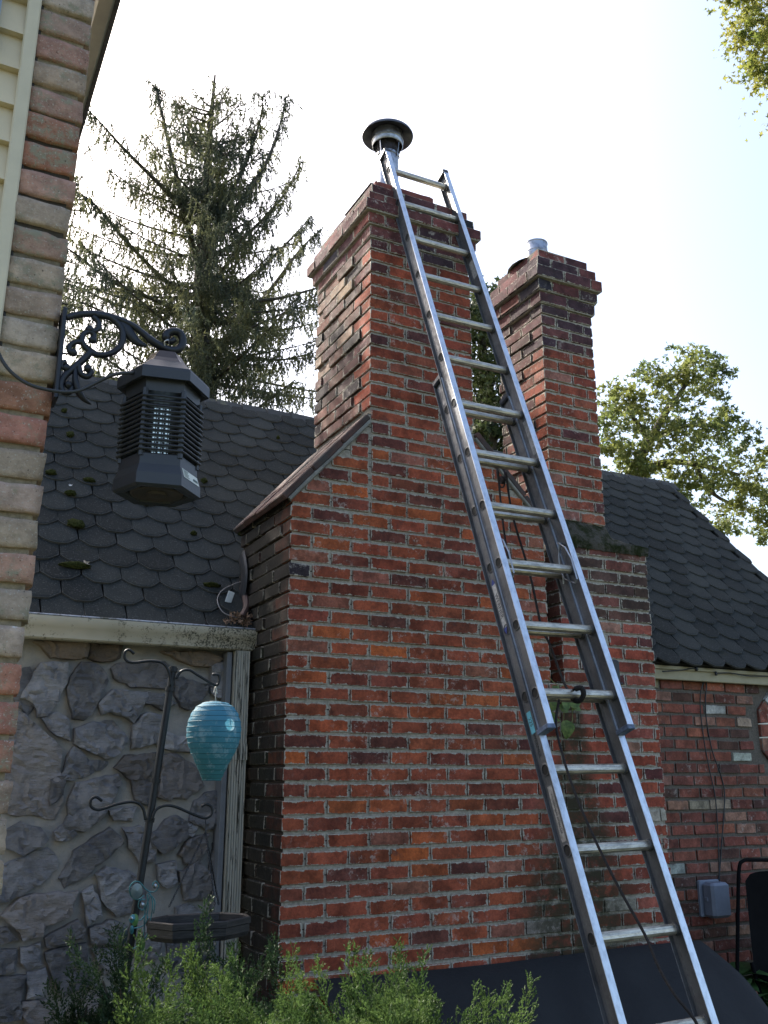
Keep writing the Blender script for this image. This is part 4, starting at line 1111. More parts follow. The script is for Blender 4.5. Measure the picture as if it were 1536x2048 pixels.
def ferrule(xc, t, c, s_, par):
    b = MB()
    for (r0, x_), (r1, x2) in (((.0245, .002), (.0245, .005)), ((.0245, .005), (.0205, .006)), ((.0205, .006), (.0200, .001))):
        A = [LM @ Vector((xc + s_ * x_, t + r0 * cos(2 * pi * q / 18), c + r0 * sin(2 * pi * q / 18))) for q in range(18)]
        Bq = [LM @ Vector((xc + s_ * x2, t + r1 * cos(2 * pi * q / 18), c + r1 * sin(2 * pi * q / 18))) for q in range(18)]
        b.add(A + Bq, [(i, (i + 1) % 18, 18 + (i + 1) % 18, 18 + i) for i in range(18)])
    b.obj('ferrule', RAIL, par)
    b = MB(); b.add([LM @ Vector((xc + s_ * .0032, t + .0202 * cos(2 * pi * q / 18), c + .0202 * sin(2 * pi * q / 18))) for q in range(18)], [tuple(range(18))]); b.obj('rung_bore', HOLE, par)
xl_, xr_ = -.058, .342
fl_ = rail(xl_, -.145, 3.50, 0, 'rail'); fr_ = rail(xr_, -.145, 3.47, 0, 'rail')
TB0 = LP(0, 0, 0).z
bot = -(LP(0, 0, C0).z - .02) / U_.z
bl_ = rail(xl_ + .006, bot, 1.735, C0); brr = rail(xr_ + .004, bot, 1.70, C0)
for k in range(12):
    t_ = .305 * k; rung(xl_ + .002, xr_ - .002, t_, 0); ferrule(xl_, t_, 0, -1, fl_)
k = -6
while .305 * k + .018 < 1.72:
    t_ = .305 * k + .018
    if t_ > bot + .1: rung(xl_ + .008, xr_ + .002, t_, C0); ferrule(xl_ + .006, t_, C0, -1, bl_)
    k += 1
# end caps, feet, brackets
for x, t_, c in ((xl_, 3.50, 0), (xr_, 3.47, 0), (xl_ + .006, 1.735, C0), (xr_ + .004, 1.70, C0)):
    b = MB(); b.bbox(x - .021, x + .021, t_ - .018, t_ + .014, c - .042, c + .042, .006, LM); b.obj('end_cap', simple('cap_plastic', (.035, .04, .055), .5), ladder)
for x in (xl_, xr_):
    b = MB(); b.bbox(x - .020, x + .020, -.163, -.142, -.040, .039, .003, LM); b.obj('end_cap', BLP, ladder)
for x in (xl_ + .006, xr_ + .004):
    b = MB(); b.bbox(x - .03, x + .03, bot - .02, bot + .02, C0 - .05, C0 + .05, .005, LM); b.obj('rubber_foot', BLK, ladder)
for x, s_ in ((xl_ + .030, 1), (xr_ - .030, -1)):              # rung locks at the overlap
    b = MB(); tt = .305 * 2
    L = [(tt + .135, .004), (tt + .10, .03), (tt + .03, .045), (tt - .075, .040), (tt - .085, .02), (tt - .03, -.035), (tt + .03, -.045), (tt + .10, -.02), (tt + .135, .004)]
    b.tube([LM @ Vector((x, a_, c_)) for a_, c_ in L], .0045, 6, flat=.6, up=XA); b.tube([LM @ Vector((x - s_ * .028, tt + .14, 0)), LM @ Vector((x + s_ * .006, tt + .14, 0))], .006, 6)
    b.tube([LM @ Vector((x, tt + .02, -.03)), LM @ Vector((x - s_ * .006, tt - .04, -.06))], .005, 6)
    b.obj('rung_lock', ALU, ladder)
# a bent steel guard at the head of the left rail
b = MB(); A_ = [LP(xl_ - .012, 3.30, -.045), LP(xl_ - .012, 3.46, -.045), LP(xl_ - .008, 3.52, -.05), LP(xl_ - .004, 3.545, -.03), LP(xl_ - .004, 3.53, .005), LP(xl_ - .008, 3.46, .01)]
b.tube(spl(A_, 4), .0035, 6); b.obj('wire_guard', ALU, ladder)
# stickers and lettering on the outside of the left rails
def text_on(body, size, x, t_, c, mat, par, up=True, ext=.0002, name='lettering', rot=0):
    cu = bpy.data.curves.new(name, 'FONT'); cu.body = body; cu.size = size; cu.extrude = ext; cu.align_x = 'CENTER'; cu.align_y = 'CENTER'; cu.materials.append(mat)
    o = bpy.data.objects.new(name, cu); COL.objects.link(o)
    # text reads down the rail on its outer (-X) face
    ex_, ey_, ez_ = -U_, N_, None
    ez_ = ex_.cross(ey_)
    if ez_.x > 0: ey_ = -ey_; ez_ = ex_.cross(ey_)
    pos = LP(x, t_, c)
    o.matrix_basis = Matrix(((ex_.x, ey_.x, ez_.x, pos.x), (ex_.y, ey_.y, ez_.y, pos.y), (ex_.z, ey_.z, ez_.z, pos.z), (0, 0, 0, 1)))
    bpy.context.view_layer.update()
    me = bpy.data.meshes.new_from_object(o.evaluated_get(bpy.context.evaluated_depsgraph_get()))
    me.transform(o.matrix_basis); bpy.data.objects.remove(o); me.materials.clear(); me.materials.append(mat)
    return link(name, me, par)
def decal(x, t0, t1, c0, c1, mat, name='sticker', par=None):
    b = MB(); b.box(x - .0006, x, t0, t1, c0, c1, LM); return b.obj(name, mat, par or ladder)
xo = xl_ + .006 - .0022
BLU = simple('logo_blue', (.03, .05, .22), .5, bump=0); DKI = simple('logo_black', (.03, .03, .035), .5, bump=0); CY = simple('logo_cyan', (.12, .42, .55), .5, bump=0); WHT = simple('sticker_silver', (.42, .42, .42), .6, var=.3, scale=90, bump=.1); GRY = simple('faded_sticker', (.30, .29, .28), .8, var=.4, scale=60)
decal(xo - .0006, .335, .545, C0 - .022, C0 + .004, WHT, par=bl_)
text_on('WERNER', .030, xo - .0016, .44, C0 - .009, DKI, bl_)
for ta, tb in ((.545, .575), (.305, .335)):
    b = MB(); s_ = 1 if tb > .5 else -1; m_ = .56 if s_ > 0 else .32
    b.add([LP(xo - .0014, ta, C0 - .024), LP(xo - .0014, tb, C0 - .009), LP(xo - .0014, ta, C0 + .006)] if s_ > 0 else [LP(xo - .0014, tb, C0 - .024), LP(xo - .0014, ta, C0 - .009), LP(xo - .0014, tb, C0 + .006)], [(0, 1, 2)]); b.obj('logo_arrow', BLU, bl_)
decal(xo - .0006, -.135, -.045, C0 - .024, C0 + .004, CY, par=bl_); text_on('225', .026, xo - .0016, -.088, C0 - .010, DKI, bl_)
text_on('WERNER', .024, xo - .001, -.185, C0 - .010, DKI, bl_)
decal(xo - .0006, -.56, -.35, C0 - .018, C0 + .010, GRY, par=bl_); text_on('CAUTION READ BEFORE USE', .0115, xo - .0016, -.455, C0 - .004, DKI, bl_)
decal(xr_ - .0026, 1.27, 1.48, -.006, .024, GRY, par=fr_); decal(xr_ - .0026, 2.55, 2.68, -.02, .02, GRY, par=fr_)

# rope, pulley and rag
ROPE = simple('dark_rope', (.016, .013, .013), .9, var=.4, scale=200, bump=.8, bscale=350)
b = MB()
pul = at(1004, 955, 3.62)
pA = [at(996, 940, 3.60), at(1002, 1010, 3.56), at(1012, 1090, 3.50), at(1030, 1180, 3.42), at(1052, 1290, 3.30), at(1070, 1385, 3.20)]
b.tube(spl(pA[:5], 5), .0052, 6)
pB = [at(1012, 945, 3.60), at(1025, 1030, 3.55), at(1060, 1150, 3.46), at(1082, 1250, 3.35), at(1100, 1290, 3.30), at(1120, 1345, 3.22), at(1136, 1380, 3.12), at(1150, 1378, 3.02)]
b.tube(spl(pB, 5), .0056, 6)
b.tube(spl([at(1150, 1378, 3.02), at(1163, 1376, 3.00), at(1167, 1390, 3.0), at(1158, 1402, 3.03), at(1146, 1398, 3.07), at(1143, 1384, 3.1)], 4), .011, 8)
pC = [at(1118, 1400, 3.1), at(1112, 1450, 3.02), at(1128, 1520, 2.95), at(1155, 1600, 2.88), at(1195, 1690, 2.80), at(1240, 1780, 2.72), at(1290, 1870, 2.64), at(1318, 1935, 2.58), at(1350, 1990, 2.52), at(1400, 2060, 2.46), at(1440, 2200, 2.4)]
b.tube(spl(pC, 5), .0056, 6); b.obj('haul_rope', ROPE, ladder, smooth=True)
b = MB(); b.lathe(at(1004, 960, 3.62), [(.001, -.008), (.020, -.008), (.020, -.004), (.015, 0), (.020, .004), (.020, .008), (.001, .008)], 18, M=Matrix.Rotation(pi / 2, 3, 'Y').to_4x4())
b.tube(spl([at(996, 925, 3.63), at(994, 945, 3.62), at(1000, 972, 3.62), at(1008, 972, 3.62), at(1010, 950, 3.62), at(1002, 925, 3.63)], 4), .004, 6); b.obj('pulley', SOOTY, ladder)

# ---------------------------------------------------------------- shepherd's hook with lantern and tray
SH = simple('hook_iron', (.014, .017, .020), .5, .3, var=.3, bump=.2, bscale=120)
SY = 3.6
hook = empty('garden_hook', at(262, 1880, SY) * 1.0, 'leaning black garden pole with four curled hanger arms before the stone wall', 'garden pole')
hook.location.z = 0
b = MB(); pt, pbm = at(347, 1333, SY), at(262, 1880, SY); dirp = (pbm - pt).normalized()
b.tube([pt, pt + dirp * .55, pt + dirp * .56, pt + dirp * 1.0, pt + dirp * 2.05], [.0135, .0135, .0145, .0145, .0145], 12); b.obj('pole', SH, hook, auto=40)
b = MB()
for a_ in (.005, .08, .42, .56):
    b = MB(); b.tube([pt + dirp * a_, pt + dirp * (a_ + .016)], .0185, 12); b.obj('clamp', SH, hook)
arms = [[(341, 1372), (338, 1345), (325, 1326), (300, 1322), (265, 1325), (250, 1318), (250, 1304), (259, 1300), (268, 1308)],
        [(352, 1358), (362, 1343), (378, 1340), (395, 1350), (430, 1370), (438, 1362), (437, 1350), (425, 1349)],
        [(291, 1640), (285, 1615), (268, 1604), (235, 1608), (200, 1619), (183, 1614), (182, 1600), (192, 1594), (204, 1602)],
        [(304, 1640), (312, 1620), (330, 1611), (352, 1614), (385, 1628), (410, 1636), (423, 1628), (423, 1614), (412, 1608), (403, 1613)]]
for A_ in arms:
    b = MB(); b.tube(spl([at(x, y, SY - .02) for x, y in A_], 5), .0052, 8); b.obj('arm', SH, hook, smooth=True)
# paper lantern
t = NT('teal_paper'); p = t.pos(); P = t.xyz(p)
g_ = t.ramp(P[2], at(430, 1560, SY).z, at(430, 1410, SY).z)
c = t.mix(g_, (0.075, 0.26, 0.28), (0.085, 0.29, 0.42)); c = t.mix(t.math('MULTIPLY', t.ramp(t.noise(p, 16, 7, .75), .5, .62), .7), c, (0.36, 0.50, 0.55)); t.col(c); t.rough(.7)
tr = t.n.new('ShaderNodeBsdfTranslucent'); t.l.new(c, tr.inputs[0]); mx = t.n.new('ShaderNodeMixShader'); mx.inputs[0].default_value = .4
t.l.new(t.b.outputs[0], mx.inputs[1]); t.l.new(tr.outputs[0], mx.inputs[2]); t.l.new(mx.outputs[0], t.out.inputs[0]); t.bump(t.noise(p, 60, 4), .3, .003); PAP = t.m
lt = empty('paper_lantern', at(430, 1403, SY), 'pale blue ribbed paper lantern hanging from the top right arm of the pole', 'lantern')
cL = at(427, 1480, SY); zt_ = at(432, 1402, SY).z; zb_ = at(425, 1561, SY).z
prof_px = [(1403, 12), (1406, 27), (1414, 40), (1428, 49.5), (1444, 55), (1460, 57), (1476, 56), (1492, 51.5), (1508, 44.5), (1524, 36.5), (1540, 28.5), (1554, 22), (1561, 19)]
sc_r = (at(482, 1480, SY) - at(370, 1480, SY)).length / 112 * .93
prf = []
for i in range(len(prof_px) - 1):
    for q in range(3):
        k_ = q / 3; y_ = prof_px[i][0] * (1 - k_) + prof_px[i + 1][0] * k_; r_ = prof_px[i][1] * (1 - k_) + prof_px[i + 1][1] * k_
        prf.append((y_, r_ - (1.0 if q == 1 else 0)))
prf.append(prof_px[-1])
PR = [(r_ * sc_r, at(427, y_, SY).z) for y_, r_ in prf]
b = MB(); b.lathe((cL.x, SY, 0), PR, 40); b.obj('paper_shade', PAP, lt, smooth=True)
b = MB(); RB = simple('lantern_wire', (.02, .10, .13), .6, bump=0)
for i in range(0, len(PR), 2):
    r_, z_ = PR[i]; r_ += .0008
    b.lathe((cL.x, SY, 0), [(r_, z_ - .0008), (r_ + .0013, z_), (r_, z_ + .0008)], 40)
b.obj('rib', RB, lt)
b = MB(); b.tube(spl([at(432, 1403, SY), at(431, 1392, SY), at(433, 1378, SY), at(432, 1369, SY)], 4), .0022, 5); b.tube(spl([at(428, 1385, SY), at(431, 1374, SY), at(434, 1387, SY)], 4), .003, 5); b.obj('string', simple('white_string', (.6, .58, .52), .8), lt)
# hanging wooden tray
WD = NT('weathered_tray_wood'); t = WD; p = t.pos(); t.col(t.mix(t.ramp(t.noise(t.mp(p, (1, 1, 6)), 18, 6, .7), .35, .7), (0.010, 0.009, 0.009), (0.040, 0.035, 0.033))); t.rough(.6); t.bump(t.noise(t.mp(p, (1, 1, 8)), 22, 6), .4, .004); WD = t.m
TY = 3.45
tray = empty('hanging_tray', at(400, 1860, TY), 'dark angular wooden tray hung on chains from the lower right arm of the pole', 'hanging tray')
cT = at(400, 1838, TY)
oct_ = [at(x, y, Y_) for x, y, Y_ in ((302, 1847, TY - .02), (360, 1862, TY - .18), (440, 1856, TY - .16), (501, 1830, TY - .02), (486, 1818, TY + .10), (455, 1808, TY + .22), (362, 1808, TY + .22), (330, 1820, TY + .12))]
zT = sum(p_.z for p_ in oct_) / 8
ctr = Vector((sum(p_.x for p_ in oct_) / 8, sum(p_.y for p_ in oct_) / 8, 0))
Rx = (at(501, 1835, TY).x - at(302, 1835, TY).x) / 2
base = [(-1, -.15), (-.62, -.62), (.42, -.62), (1, -.15), (1, .22), (.55, .62), (-.55, .62), (-1, .22)]
cTx = (at(501, 1835, TY).x + at(302, 1835, TY).x) / 2
zR = at(400, 1840, TY).z
rot_t = Matrix.Rotation(-.1, 2)
def trv(k, z, s_): 
    v_ = rot_t @ Vector((base[k][0] * Rx * s_, base[k][1] * Rx * s_)); return (cTx + v_.x, TY + .03 + v_.y, z)
b = MB(); vs = []
lv = [(zR, .93), (zR + .004, .97), (zR, 1.0), (zR - .018, 1.0), (zR - .021, .975), (zR - .045, .975), (zR - .06, .93), (zR - .058, .5)]
inn = [(zR, .93), (zR - .045, .90), (zR - .048, .4)]
for z_, s_ in lv: vs += [trv(k, z_, s_) for k in range(8)]
fs = []
for i in range(len(lv) - 1):
    for k in range(8): fs.append((i * 8 + k, (i + 1) * 8 + k, (i + 1) * 8 + (k + 1) % 8, i * 8 + (k + 1) % 8))
fs.append(tuple((len(lv) - 1) * 8 + k for k in range(8)))
b.add(vs, fs); vs = []
for z_, s_ in inn: vs += [trv(k, z_, s_) for k in range(8)]
fs = []
for i in range(2):
    for k in range(8): fs.append((i * 8 + k, i * 8 + (k + 1) % 8, (i + 1) * 8 + (k + 1) % 8, (i + 1) * 8 + k))
fs.append(tuple(16 + k for k in range(8))); b.add(vs, fs); b.obj('tray', WD, tray)
hp = at(411, 1640, SY - .02); mid = at(411, 1664, SY - .04)
b = MB(); b.tube([hp, mid], .0025, 6)
for tgt in (at(336, 1818, TY - .02), at(430, 1812, TY - .1), at(438, 1812, TY + .18)):
    d_ = tgt - mid; n = int(d_.length / .012); dn_ = d_.normalized(); ort = dn_.orthogonal()
    for i in range(n):
        a_ = mid + dn_ * (i * .012); w_ = .0035 if i % 2 else 0; o_ = ort.cross(dn_).normalized() if i % 2 else ort.normalized()
        b.tube([a_ - o_ * .0026, a_ + dn_ * .007 - o_ * .0026, a_ + dn_ * .011, a_ + dn_ * .007 + o_ * .0026, a_ + o_ * .0026], .0018, 4, cap=False)
b.obj('chain', SH, tray)
# turquoise wire ornament
TQ = simple('turquoise_enamel', (.06, .22, .24), .4, .3, var=.5, scale=40); GN = simple('green_enamel', (.10, .22, .06), .5); SV = simple('silver_glass', (.55, .6, .6), .15, .8)
SYo = SY - .08
orn = empty('peacock_ornament', at(285, 1860, SYo), 'turquoise wire peacock ornament with curled tail and disc feathers beside the pole', 'garden ornament')
z5 = lambda x, y: at(x / 4.655, 1640 + y / 4.655, SYo)
b = MB()
for L in ([(1350, 640), (1400, 670), (1450, 660), (1478, 610), (1450, 570), (1420, 600), (1440, 630)], [(1350, 640), (1300, 580), (1240, 580), (1205, 640), (1230, 720), (1290, 740), (1340, 700)],
          [(1370, 690), (1380, 800), (1370, 900), (1390, 990)], [(1395, 680), (1420, 760), (1415, 860), (1395, 950)], [(1380, 680), (1440, 750), (1430, 870)],
          [(1350, 740), (1300, 750), (1290, 810), (1330, 840), (1350, 790), (1320, 770)], [(1360, 870), (1310, 930), (1250, 930)], [(1380, 900), (1340, 980), (1250, 1010)], [(1390, 960), (1380, 1050), (1300, 1160), (1230, 1200)], [(1400, 700), (1350, 850), (1340, 1050), (1310, 1130)]):
    b.tube(spl([z5(x, y) for x, y in L], 5), .0022, 5)
b.obj('wire_scroll', TQ, orn, smooth=True)
def disc(x, y, r, mat, name, sx=1.0, par=orn):
    c_ = z5(x, y) - Vector((0, .006, 0)); b_ = MB(); n = 16
    vs = [c_ + Vector((cos(2 * pi * k / n) * r * sx, 0, sin(2 * pi * k / n) * r)) for k in range(n)] + [c_ + Vector((0, -.005, 0))] + [c_ + Vector((cos(2 * pi * k / n) * r * sx, .004, sin(2 * pi * k / n) * r)) for k in range(n)]
    b_.add(vs, [(k, (k + 1) % n, n) for k in range(n)] + [(k, n + 1 + k, n + 1 + (k + 1) % n, (k + 1) % n) for k in range(n)]); return b_.obj(name, mat, par)
disc(1270, 660, .026, simple('frosted_glass_disc', (.16, .21, .21), .25, .1), 'body_disc', .8)
disc(1240, 920, .015, TQ, 'feather_eye'); disc(1225, 915, .009, SV, 'glass_bead'); disc(1320, 790, .008, SV, 'glass_bead'); disc(1440, 615, .008, SV, 'glass_bead')
disc(1255, 930, .020, GN, 'feather_eye', .6); disc(1320, 1150, .022, GN, 'metal_leaf', .5); disc(1140, 1080, .028, simple('dark_green_leaf', (.03, .05, .05), .5), 'metal_leaf', .6); disc(1225, 1020, .014, TQ, 'metal_leaf', .5)

# ---------------------------------------------------------------- odds and ends on the roof
MOSS = NT('moss'); t = MOSS; p = t.pos(); t.col(t.mix(t.ramp(t.noise(p, 120, 4), .35, .65), (0.018, 0.024, 0.006), (0.05, 0.055, 0.015))); t.rough(1, 0, .1); t.bump(t.noise(p, 200, 4), 1, .01); MOSS = t.m
def roof_at(x, y, n=.02):
    r = ray(x, y); P0 = Vector((0, EY, EZ - H)) ; k = nS.dot(P0) / nS.dot(r); q = r * k; return q + Vector((0, 0, H)) + nS * n
moss_list = [
 (150, 1060, .045, .035, 'squarish dark moss clump midway down the roof beside the brick corner'), (138, 880, .022, .03, 'round moss clump high on the roof just right of the brick corner'),
 (100, 957, .03, .022, 'moss clump half hidden behind the brick corner, level with the lamp base'), (138, 998, .03, .02, 'moss clump with a tiny white scrap on it, left of the lamp base'),
 (176, 972, .035, .016, 'flat wide moss clump between the brick corner and the lamp base'), (288, 1017, .03, .02, 'moss clump directly below the insect lamp'),
 (148, 1143, .075, .022, 'largest longest moss clump, low on the roof with a pale leaf on it'), (405, 972, .02, .025, 'upright moss clump just right of the lamp base'),
 (384, 1078, .018, .014, 'small moss clump midway between the lamp base and the gutter'), (420, 1182, .05, .012, 'thin long moss strip low on the roof near the wire loop'),
 (126, 832, .018, .022, 'topmost small moss clump beside the iron bracket'), (377, 1008, .03, .010, 'thin dark moss strip at the lower right of the lamp base'),
 (478, 1078, .02, .014, 'small moss clump against the chimney shoulder'), (553, 885, .013, .013, 'tiny moss clump near the ridge, left of the chimney shaft')]
for (x, y, rx, rz, lab) in moss_list:
    c_ = roof_at(x, y, .030); b = MB(); m_ = bmesh.new(); bmesh.ops.create_icosphere(m_, subdivisions=3, radius=1)
    vs = []
    for v_ in m_.verts:
        q = v_.co; k = 1 + noise.noise(q * 2.2 + Vector((x, y, 0))) * .5 + noise.noise(q * 6 + Vector((x, 0, y))) * .25
        vs.append(c_ + Vector((1, 0, 0)) * q.x * rx * k + dS * q.y * rz * k + nS * (q.z * .016 * k + .012))
    b.add(vs, [tuple(w.index for w in f.verts) for f in m_.faces]); m_.free(); o = b.obj('moss_clump', MOSS, None, smooth=True)
    tag(o, lab, 'moss', 'moss clumps on the left roof slope')
LEAFT = simple('dry_leaf', (.2, .125, .08), .8, var=.4, scale=60); LEAFP = simple('pale_dry_leaf', (.45, .38, .30), .8, var=.3, scale=60)
def dry_leaf(c_, s_, mat, nm=None, e1=Vector((1, 0, 0)), e2=dS, e3=nS):
    b_ = MB(); vs = [c_]
    n = 10
    for k in range(n):
        a_ = 2 * pi * k / n + R.uniform(-.1, .1); r_ = s_ * (1.0 if k % 2 else .38) * R.uniform(.8, 1.2); vs.append(c_ + e1 * cos(a_) * r_ + e2 * sin(a_) * r_ + e3 * R.uniform(0, .5) * s_)
    b_.add(vs, [(0, k + 1, (k + 1) % n + 1) for k in range(n)]); return b_
o = dry_leaf(roof_at(168, 1140, .04), .030, LEAFP).obj('fallen_leaf', LEAFP); tag(o, 'pale curled dead leaf lying on the large moss clump', 'leaf')
o = dry_leaf(roof_at(139, 980, .03), .014, WASH).obj('fallen_leaf', simple('white_scrap', (.7, .7, .7), .7)); tag(o, 'tiny white scrap on a moss clump near the brick corner', 'leaf')
b = MB()
for i in range(60):
    c_ = roof_at(475 + R.gauss(0, 14), 1250 + R.gauss(0, 6), .03 + R.random() * .03)
    l_ = dry_leaf(c_, R.uniform(.010, .028), LEAFT, e1=Vector((R.uniform(-1, 1), R.uniform(-1, 1), 0)).normalized(), e2=Vector((0, R.uniform(-.5, 1), 1)).normalized(), e3=Vector((0, -1, 0))); b.add(l_.v, l_.f)
tag(b.obj('leaf_litter', LEAFT), 'brown leaf litter heaped in the gutter corner by the chimney', 'leaves', kind='stuff')
b = MB(); rp = lambda x, y: roof_at(x, y, .05)
b.tube(spl([rp(496, 1175), rp(470, 1180), rp(440, 1195), rp(430, 1215), rp(440, 1238), rp(462, 1248), rp(480, 1252)], 5), .0030, 6)
lp = b.obj('cable_loop', simple('grey_cable', (.20, .19, .19), .5), None, smooth=True); tag(lp, 'loose grey wire loop with white tag above the gutter end', 'cable')
b = MB(); c1 = rp(455, 1208); b.bbox(-.018, .018, -.002, .002, -.035, .03, .002, Matrix.Translation(c1) @ Matrix.Rotation(.3, 4, 'Y')); b.obj('tag', simple('white_tag', (.55, .58, .58), .5), lp)
b = MB(); b.tube(spl([rp(480, 1190), rp(488, 1225), rp(478, 1250)], 5), [.022] * 11, 10, flat=.8); b.obj('bracket_stub', simple('brown_bracket', (.07, .04, .035), .7), lp)

# ---------------------------------------------------------------- wiring, meter box, patio chair, black tarp
b = MB()
yw = YW - .022
b.tube(spl([at(1325, 1343, EY), at(1365, 1340, EY + .02), at(1393, 1337, EY + .025), at(1408, 1352, yw), at(1413, 1368, yw), at(1411, 1400, yw), at(1413, 1440, yw), at(1424, 1500, yw), at(1440, 1545, yw), at(1449, 1585, yw), at(1447, 1640, yw), at(1443, 1690, yw), at(1440, 1735, yw), at(1436, 1770, yw)], 5), .0042, 6)
b.tube(spl([at(1412, 1358, yw - .01), at(1402, 1380, yw - .01), at(1401, 1420, yw), at(1408, 1480, yw), at(1419, 1540, yw), at(1430, 1590, yw), at(1435, 1650, yw), at(1437, 1700, yw), at(1439, 1760, yw)], 5), .0038, 6)
tag(b.obj('wall_cable', CAB, None, smooth=True), 'pair of black cables running down the old brick wall to the grey box', 'cable')
b = MB(); b.tube(spl([at(1432, 1347, EY + .02), at(1460, 1346, EY + .02), at(1500, 1352, EY + .02), at(1560, 1352, EY + .02)], 5), .0040, 6)
for x, y in ((1432, 1347), (1393, 1338)): b.bbox(-.008, .008, -.008, .008, -.014, .014, .003, Matrix.Translation(at(x, y, EY + .022)))
tag(b.obj('wall_cable', CAB, None, smooth=True), 'short black cable clipped along the cream fascia at the right edge', 'cable')
BX = empty('meter_box', at(1440, 1800, YW), 'grey plastic utility box with two cables entering its top, on the old brick wall', 'utility box')
GB = simple('grey_box_plastic', (.22, .25, .31), .45, var=.12, bump=.05)
a_, c_ = at(1418, 1764, YW - .1), at(1462, 1832, YW - .1)
b = MB(); b.bbox(a_.x - .02, c_.x - .005, YW - .035, YW - .008, c_.z - .005, a_.z + .003, .006); b.obj('back_box', GB, BX)
b = MB(); b.bbox(a_.x - .006, c_.x - .012, YW - .13, YW - .036, c_.z - .004, a_.z - .006, .016); b.obj('cover', GB, BX)
b = MB(); b.bbox(a_.x - .012, a_.x - .004, YW - .085, YW - .06, (a_.z + c_.z) / 2 - .012, (a_.z + c_.z) / 2 + .012, .002); b.obj('latch', GB, BX)
# folded black chair
CH = empty('patio_chair', (5.2, 4.35, 0), 'black patio chair back with rounded frame standing at the right edge before the brick wall', 'chair')
CHM = simple('chair_black', (.006, .006, .007), .95, 0)
CHM.node_tree.nodes['Principled BSDF'].inputs['Specular IOR Level'].default_value = .1
cy_ = 4.3
fr = [at(1470, 2100, cy_), at(1474, 1960, cy_), at(1476, 1820, cy_), at(1478, 1740, cy_), at(1486, 1722, cy_), at(1510, 1720, cy_), at(1580, 1722, cy_), at(1640, 1730, cy_), at(1660, 1760, cy_), at(1665, 2100, cy_)]
b = MB(); b.tube(spl(fr, 5), .011, 8); b.obj('frame', CHM, CH, smooth=True)
p0_, p1_ = at(1490, 1745, cy_), at(1655, 2090, cy_)
b = MB(); nn = 12; vs = []; fs = []
for j in range(nn + 1):
    for i in range(nn + 1):
        u, v_ = i / nn, j / nn; zt__ = p0_.z - (0.05 if i == 0 else 0.02 * (1 - min(1, u * 5)))
        vs.append((p0_.x + (p1_.x - p0_.x) * u, cy_ + .006 + .04 * sin(pi * u) * sin(pi * v_), zt__ + (.0 - zt__ + .4) * v_))
for j in range(nn):
    for i in range(nn):
        q = j * (nn + 1) + i; fs.append((q, q + 1, q + nn + 2, q + nn + 1))
b.add(vs, fs); b.obj('backrest', CHM, CH, smooth=True)
for x in (p0_.x - .02, p1_.x):
    b = MB(); b.tube([(x, cy_, .5), (x + .01, cy_ - .12, 0.0)], .011, 8); b.obj('leg', CHM, CH)
b = MB(); b.bbox(p0_.x, p1_.x, cy_ - .42, cy_, .40, .43, .01); b.obj('seat', CHM, CH)
for x in (p0_.x, p1_.x):
    b = MB(); b.tube([(x, cy_ - .40, .42), (x, cy_ - .44, 0.0)], .011, 8); b.obj('leg', CHM, CH)

# tarp leaning over whatever is stored at the chimney foot
t = NT('black_tarp'); p = t.pos(); t.col(t.mix(t.ramp(t.noise(p, 2, 4), .3, .7), (0.012, 0.0135, 0.0155), (0.016, 0.018, 0.02))); t.rough(.75, 0, .3); t.bump(t.noise(p, 500, 2), .25, .002, t.bump(t.noise(p, 6, 5, .7), .3, .03)); TARP = t.m
b = MB(); nu, nv = 60, 30; vs = []; fs = []
tz = lambda x: H - .868 - .006 * sin(x * 3)
for j in range(nv + 1):
    v_ = j / nv
    for i in range(nu + 1):
        u = i / nu; x = 1.75 + (4.03 - 1.75) * min(u / .8, 1); 
        sag = .012 * sin(x * 7 + v_ * 4) * v_ + .03 * noise.noise(Vector((x * 1.6, v_ * 2, 0))) * v_
        y = 4.118 - v_ * .95; z = tz(x) - v_ ** 1.25 * .66 + (.010 * sin(x * 19 + v_ * 3 + 2 * noise.noise(Vector((x * 2, v_ * 3, 4)))) + .014 * noise.noise(Vector((x * 5, v_ * 5, 2)))) * min(1, v_ * 3)
        if u > .8:                                   # the side falls away to the right
            k = (u - .8) / .2
            x = 4.03 + .55 * k ** .9 * (0.35 + v_ * .8); z = z - k ** 1.15 * (.62 - .2 * v_); y += .03 * sin(k * 9 + v_ * 3)
        vs.append((x, y + sag * .3, max(z + sag, .01)))
for j in range(nv):
    for i in range(nu):
        q = j * (nu + 1) + i; fs.append((q, q + nu + 1, q + nu + 2, q + 1))
b.add(vs, fs); tag(b.obj('tarp', TARP, None, smooth=True), 'smooth black tarp draped against the foot of the chimney behind the ladder', 'tarp')

# ---------------------------------------------------------------- ground
t = NT('yard_ground'); p = t.pos(); t.col(t.mix(t.ramp(t.noise(p, 1.2, 6), .35, .65), (0.055, 0.075, 0.03), (0.09, 0.085, 0.05))); t.rough(.95); t.bump(t.noise(p, 30, 6), .8, .03)
b = MB(); b.add([(-300, -300, 0), (300, -300, 0), (300, 300, 0), (-300, 300, 0)], [(0, 1, 2, 3)]); tag(b.obj('ground', t.m), kind='structure')

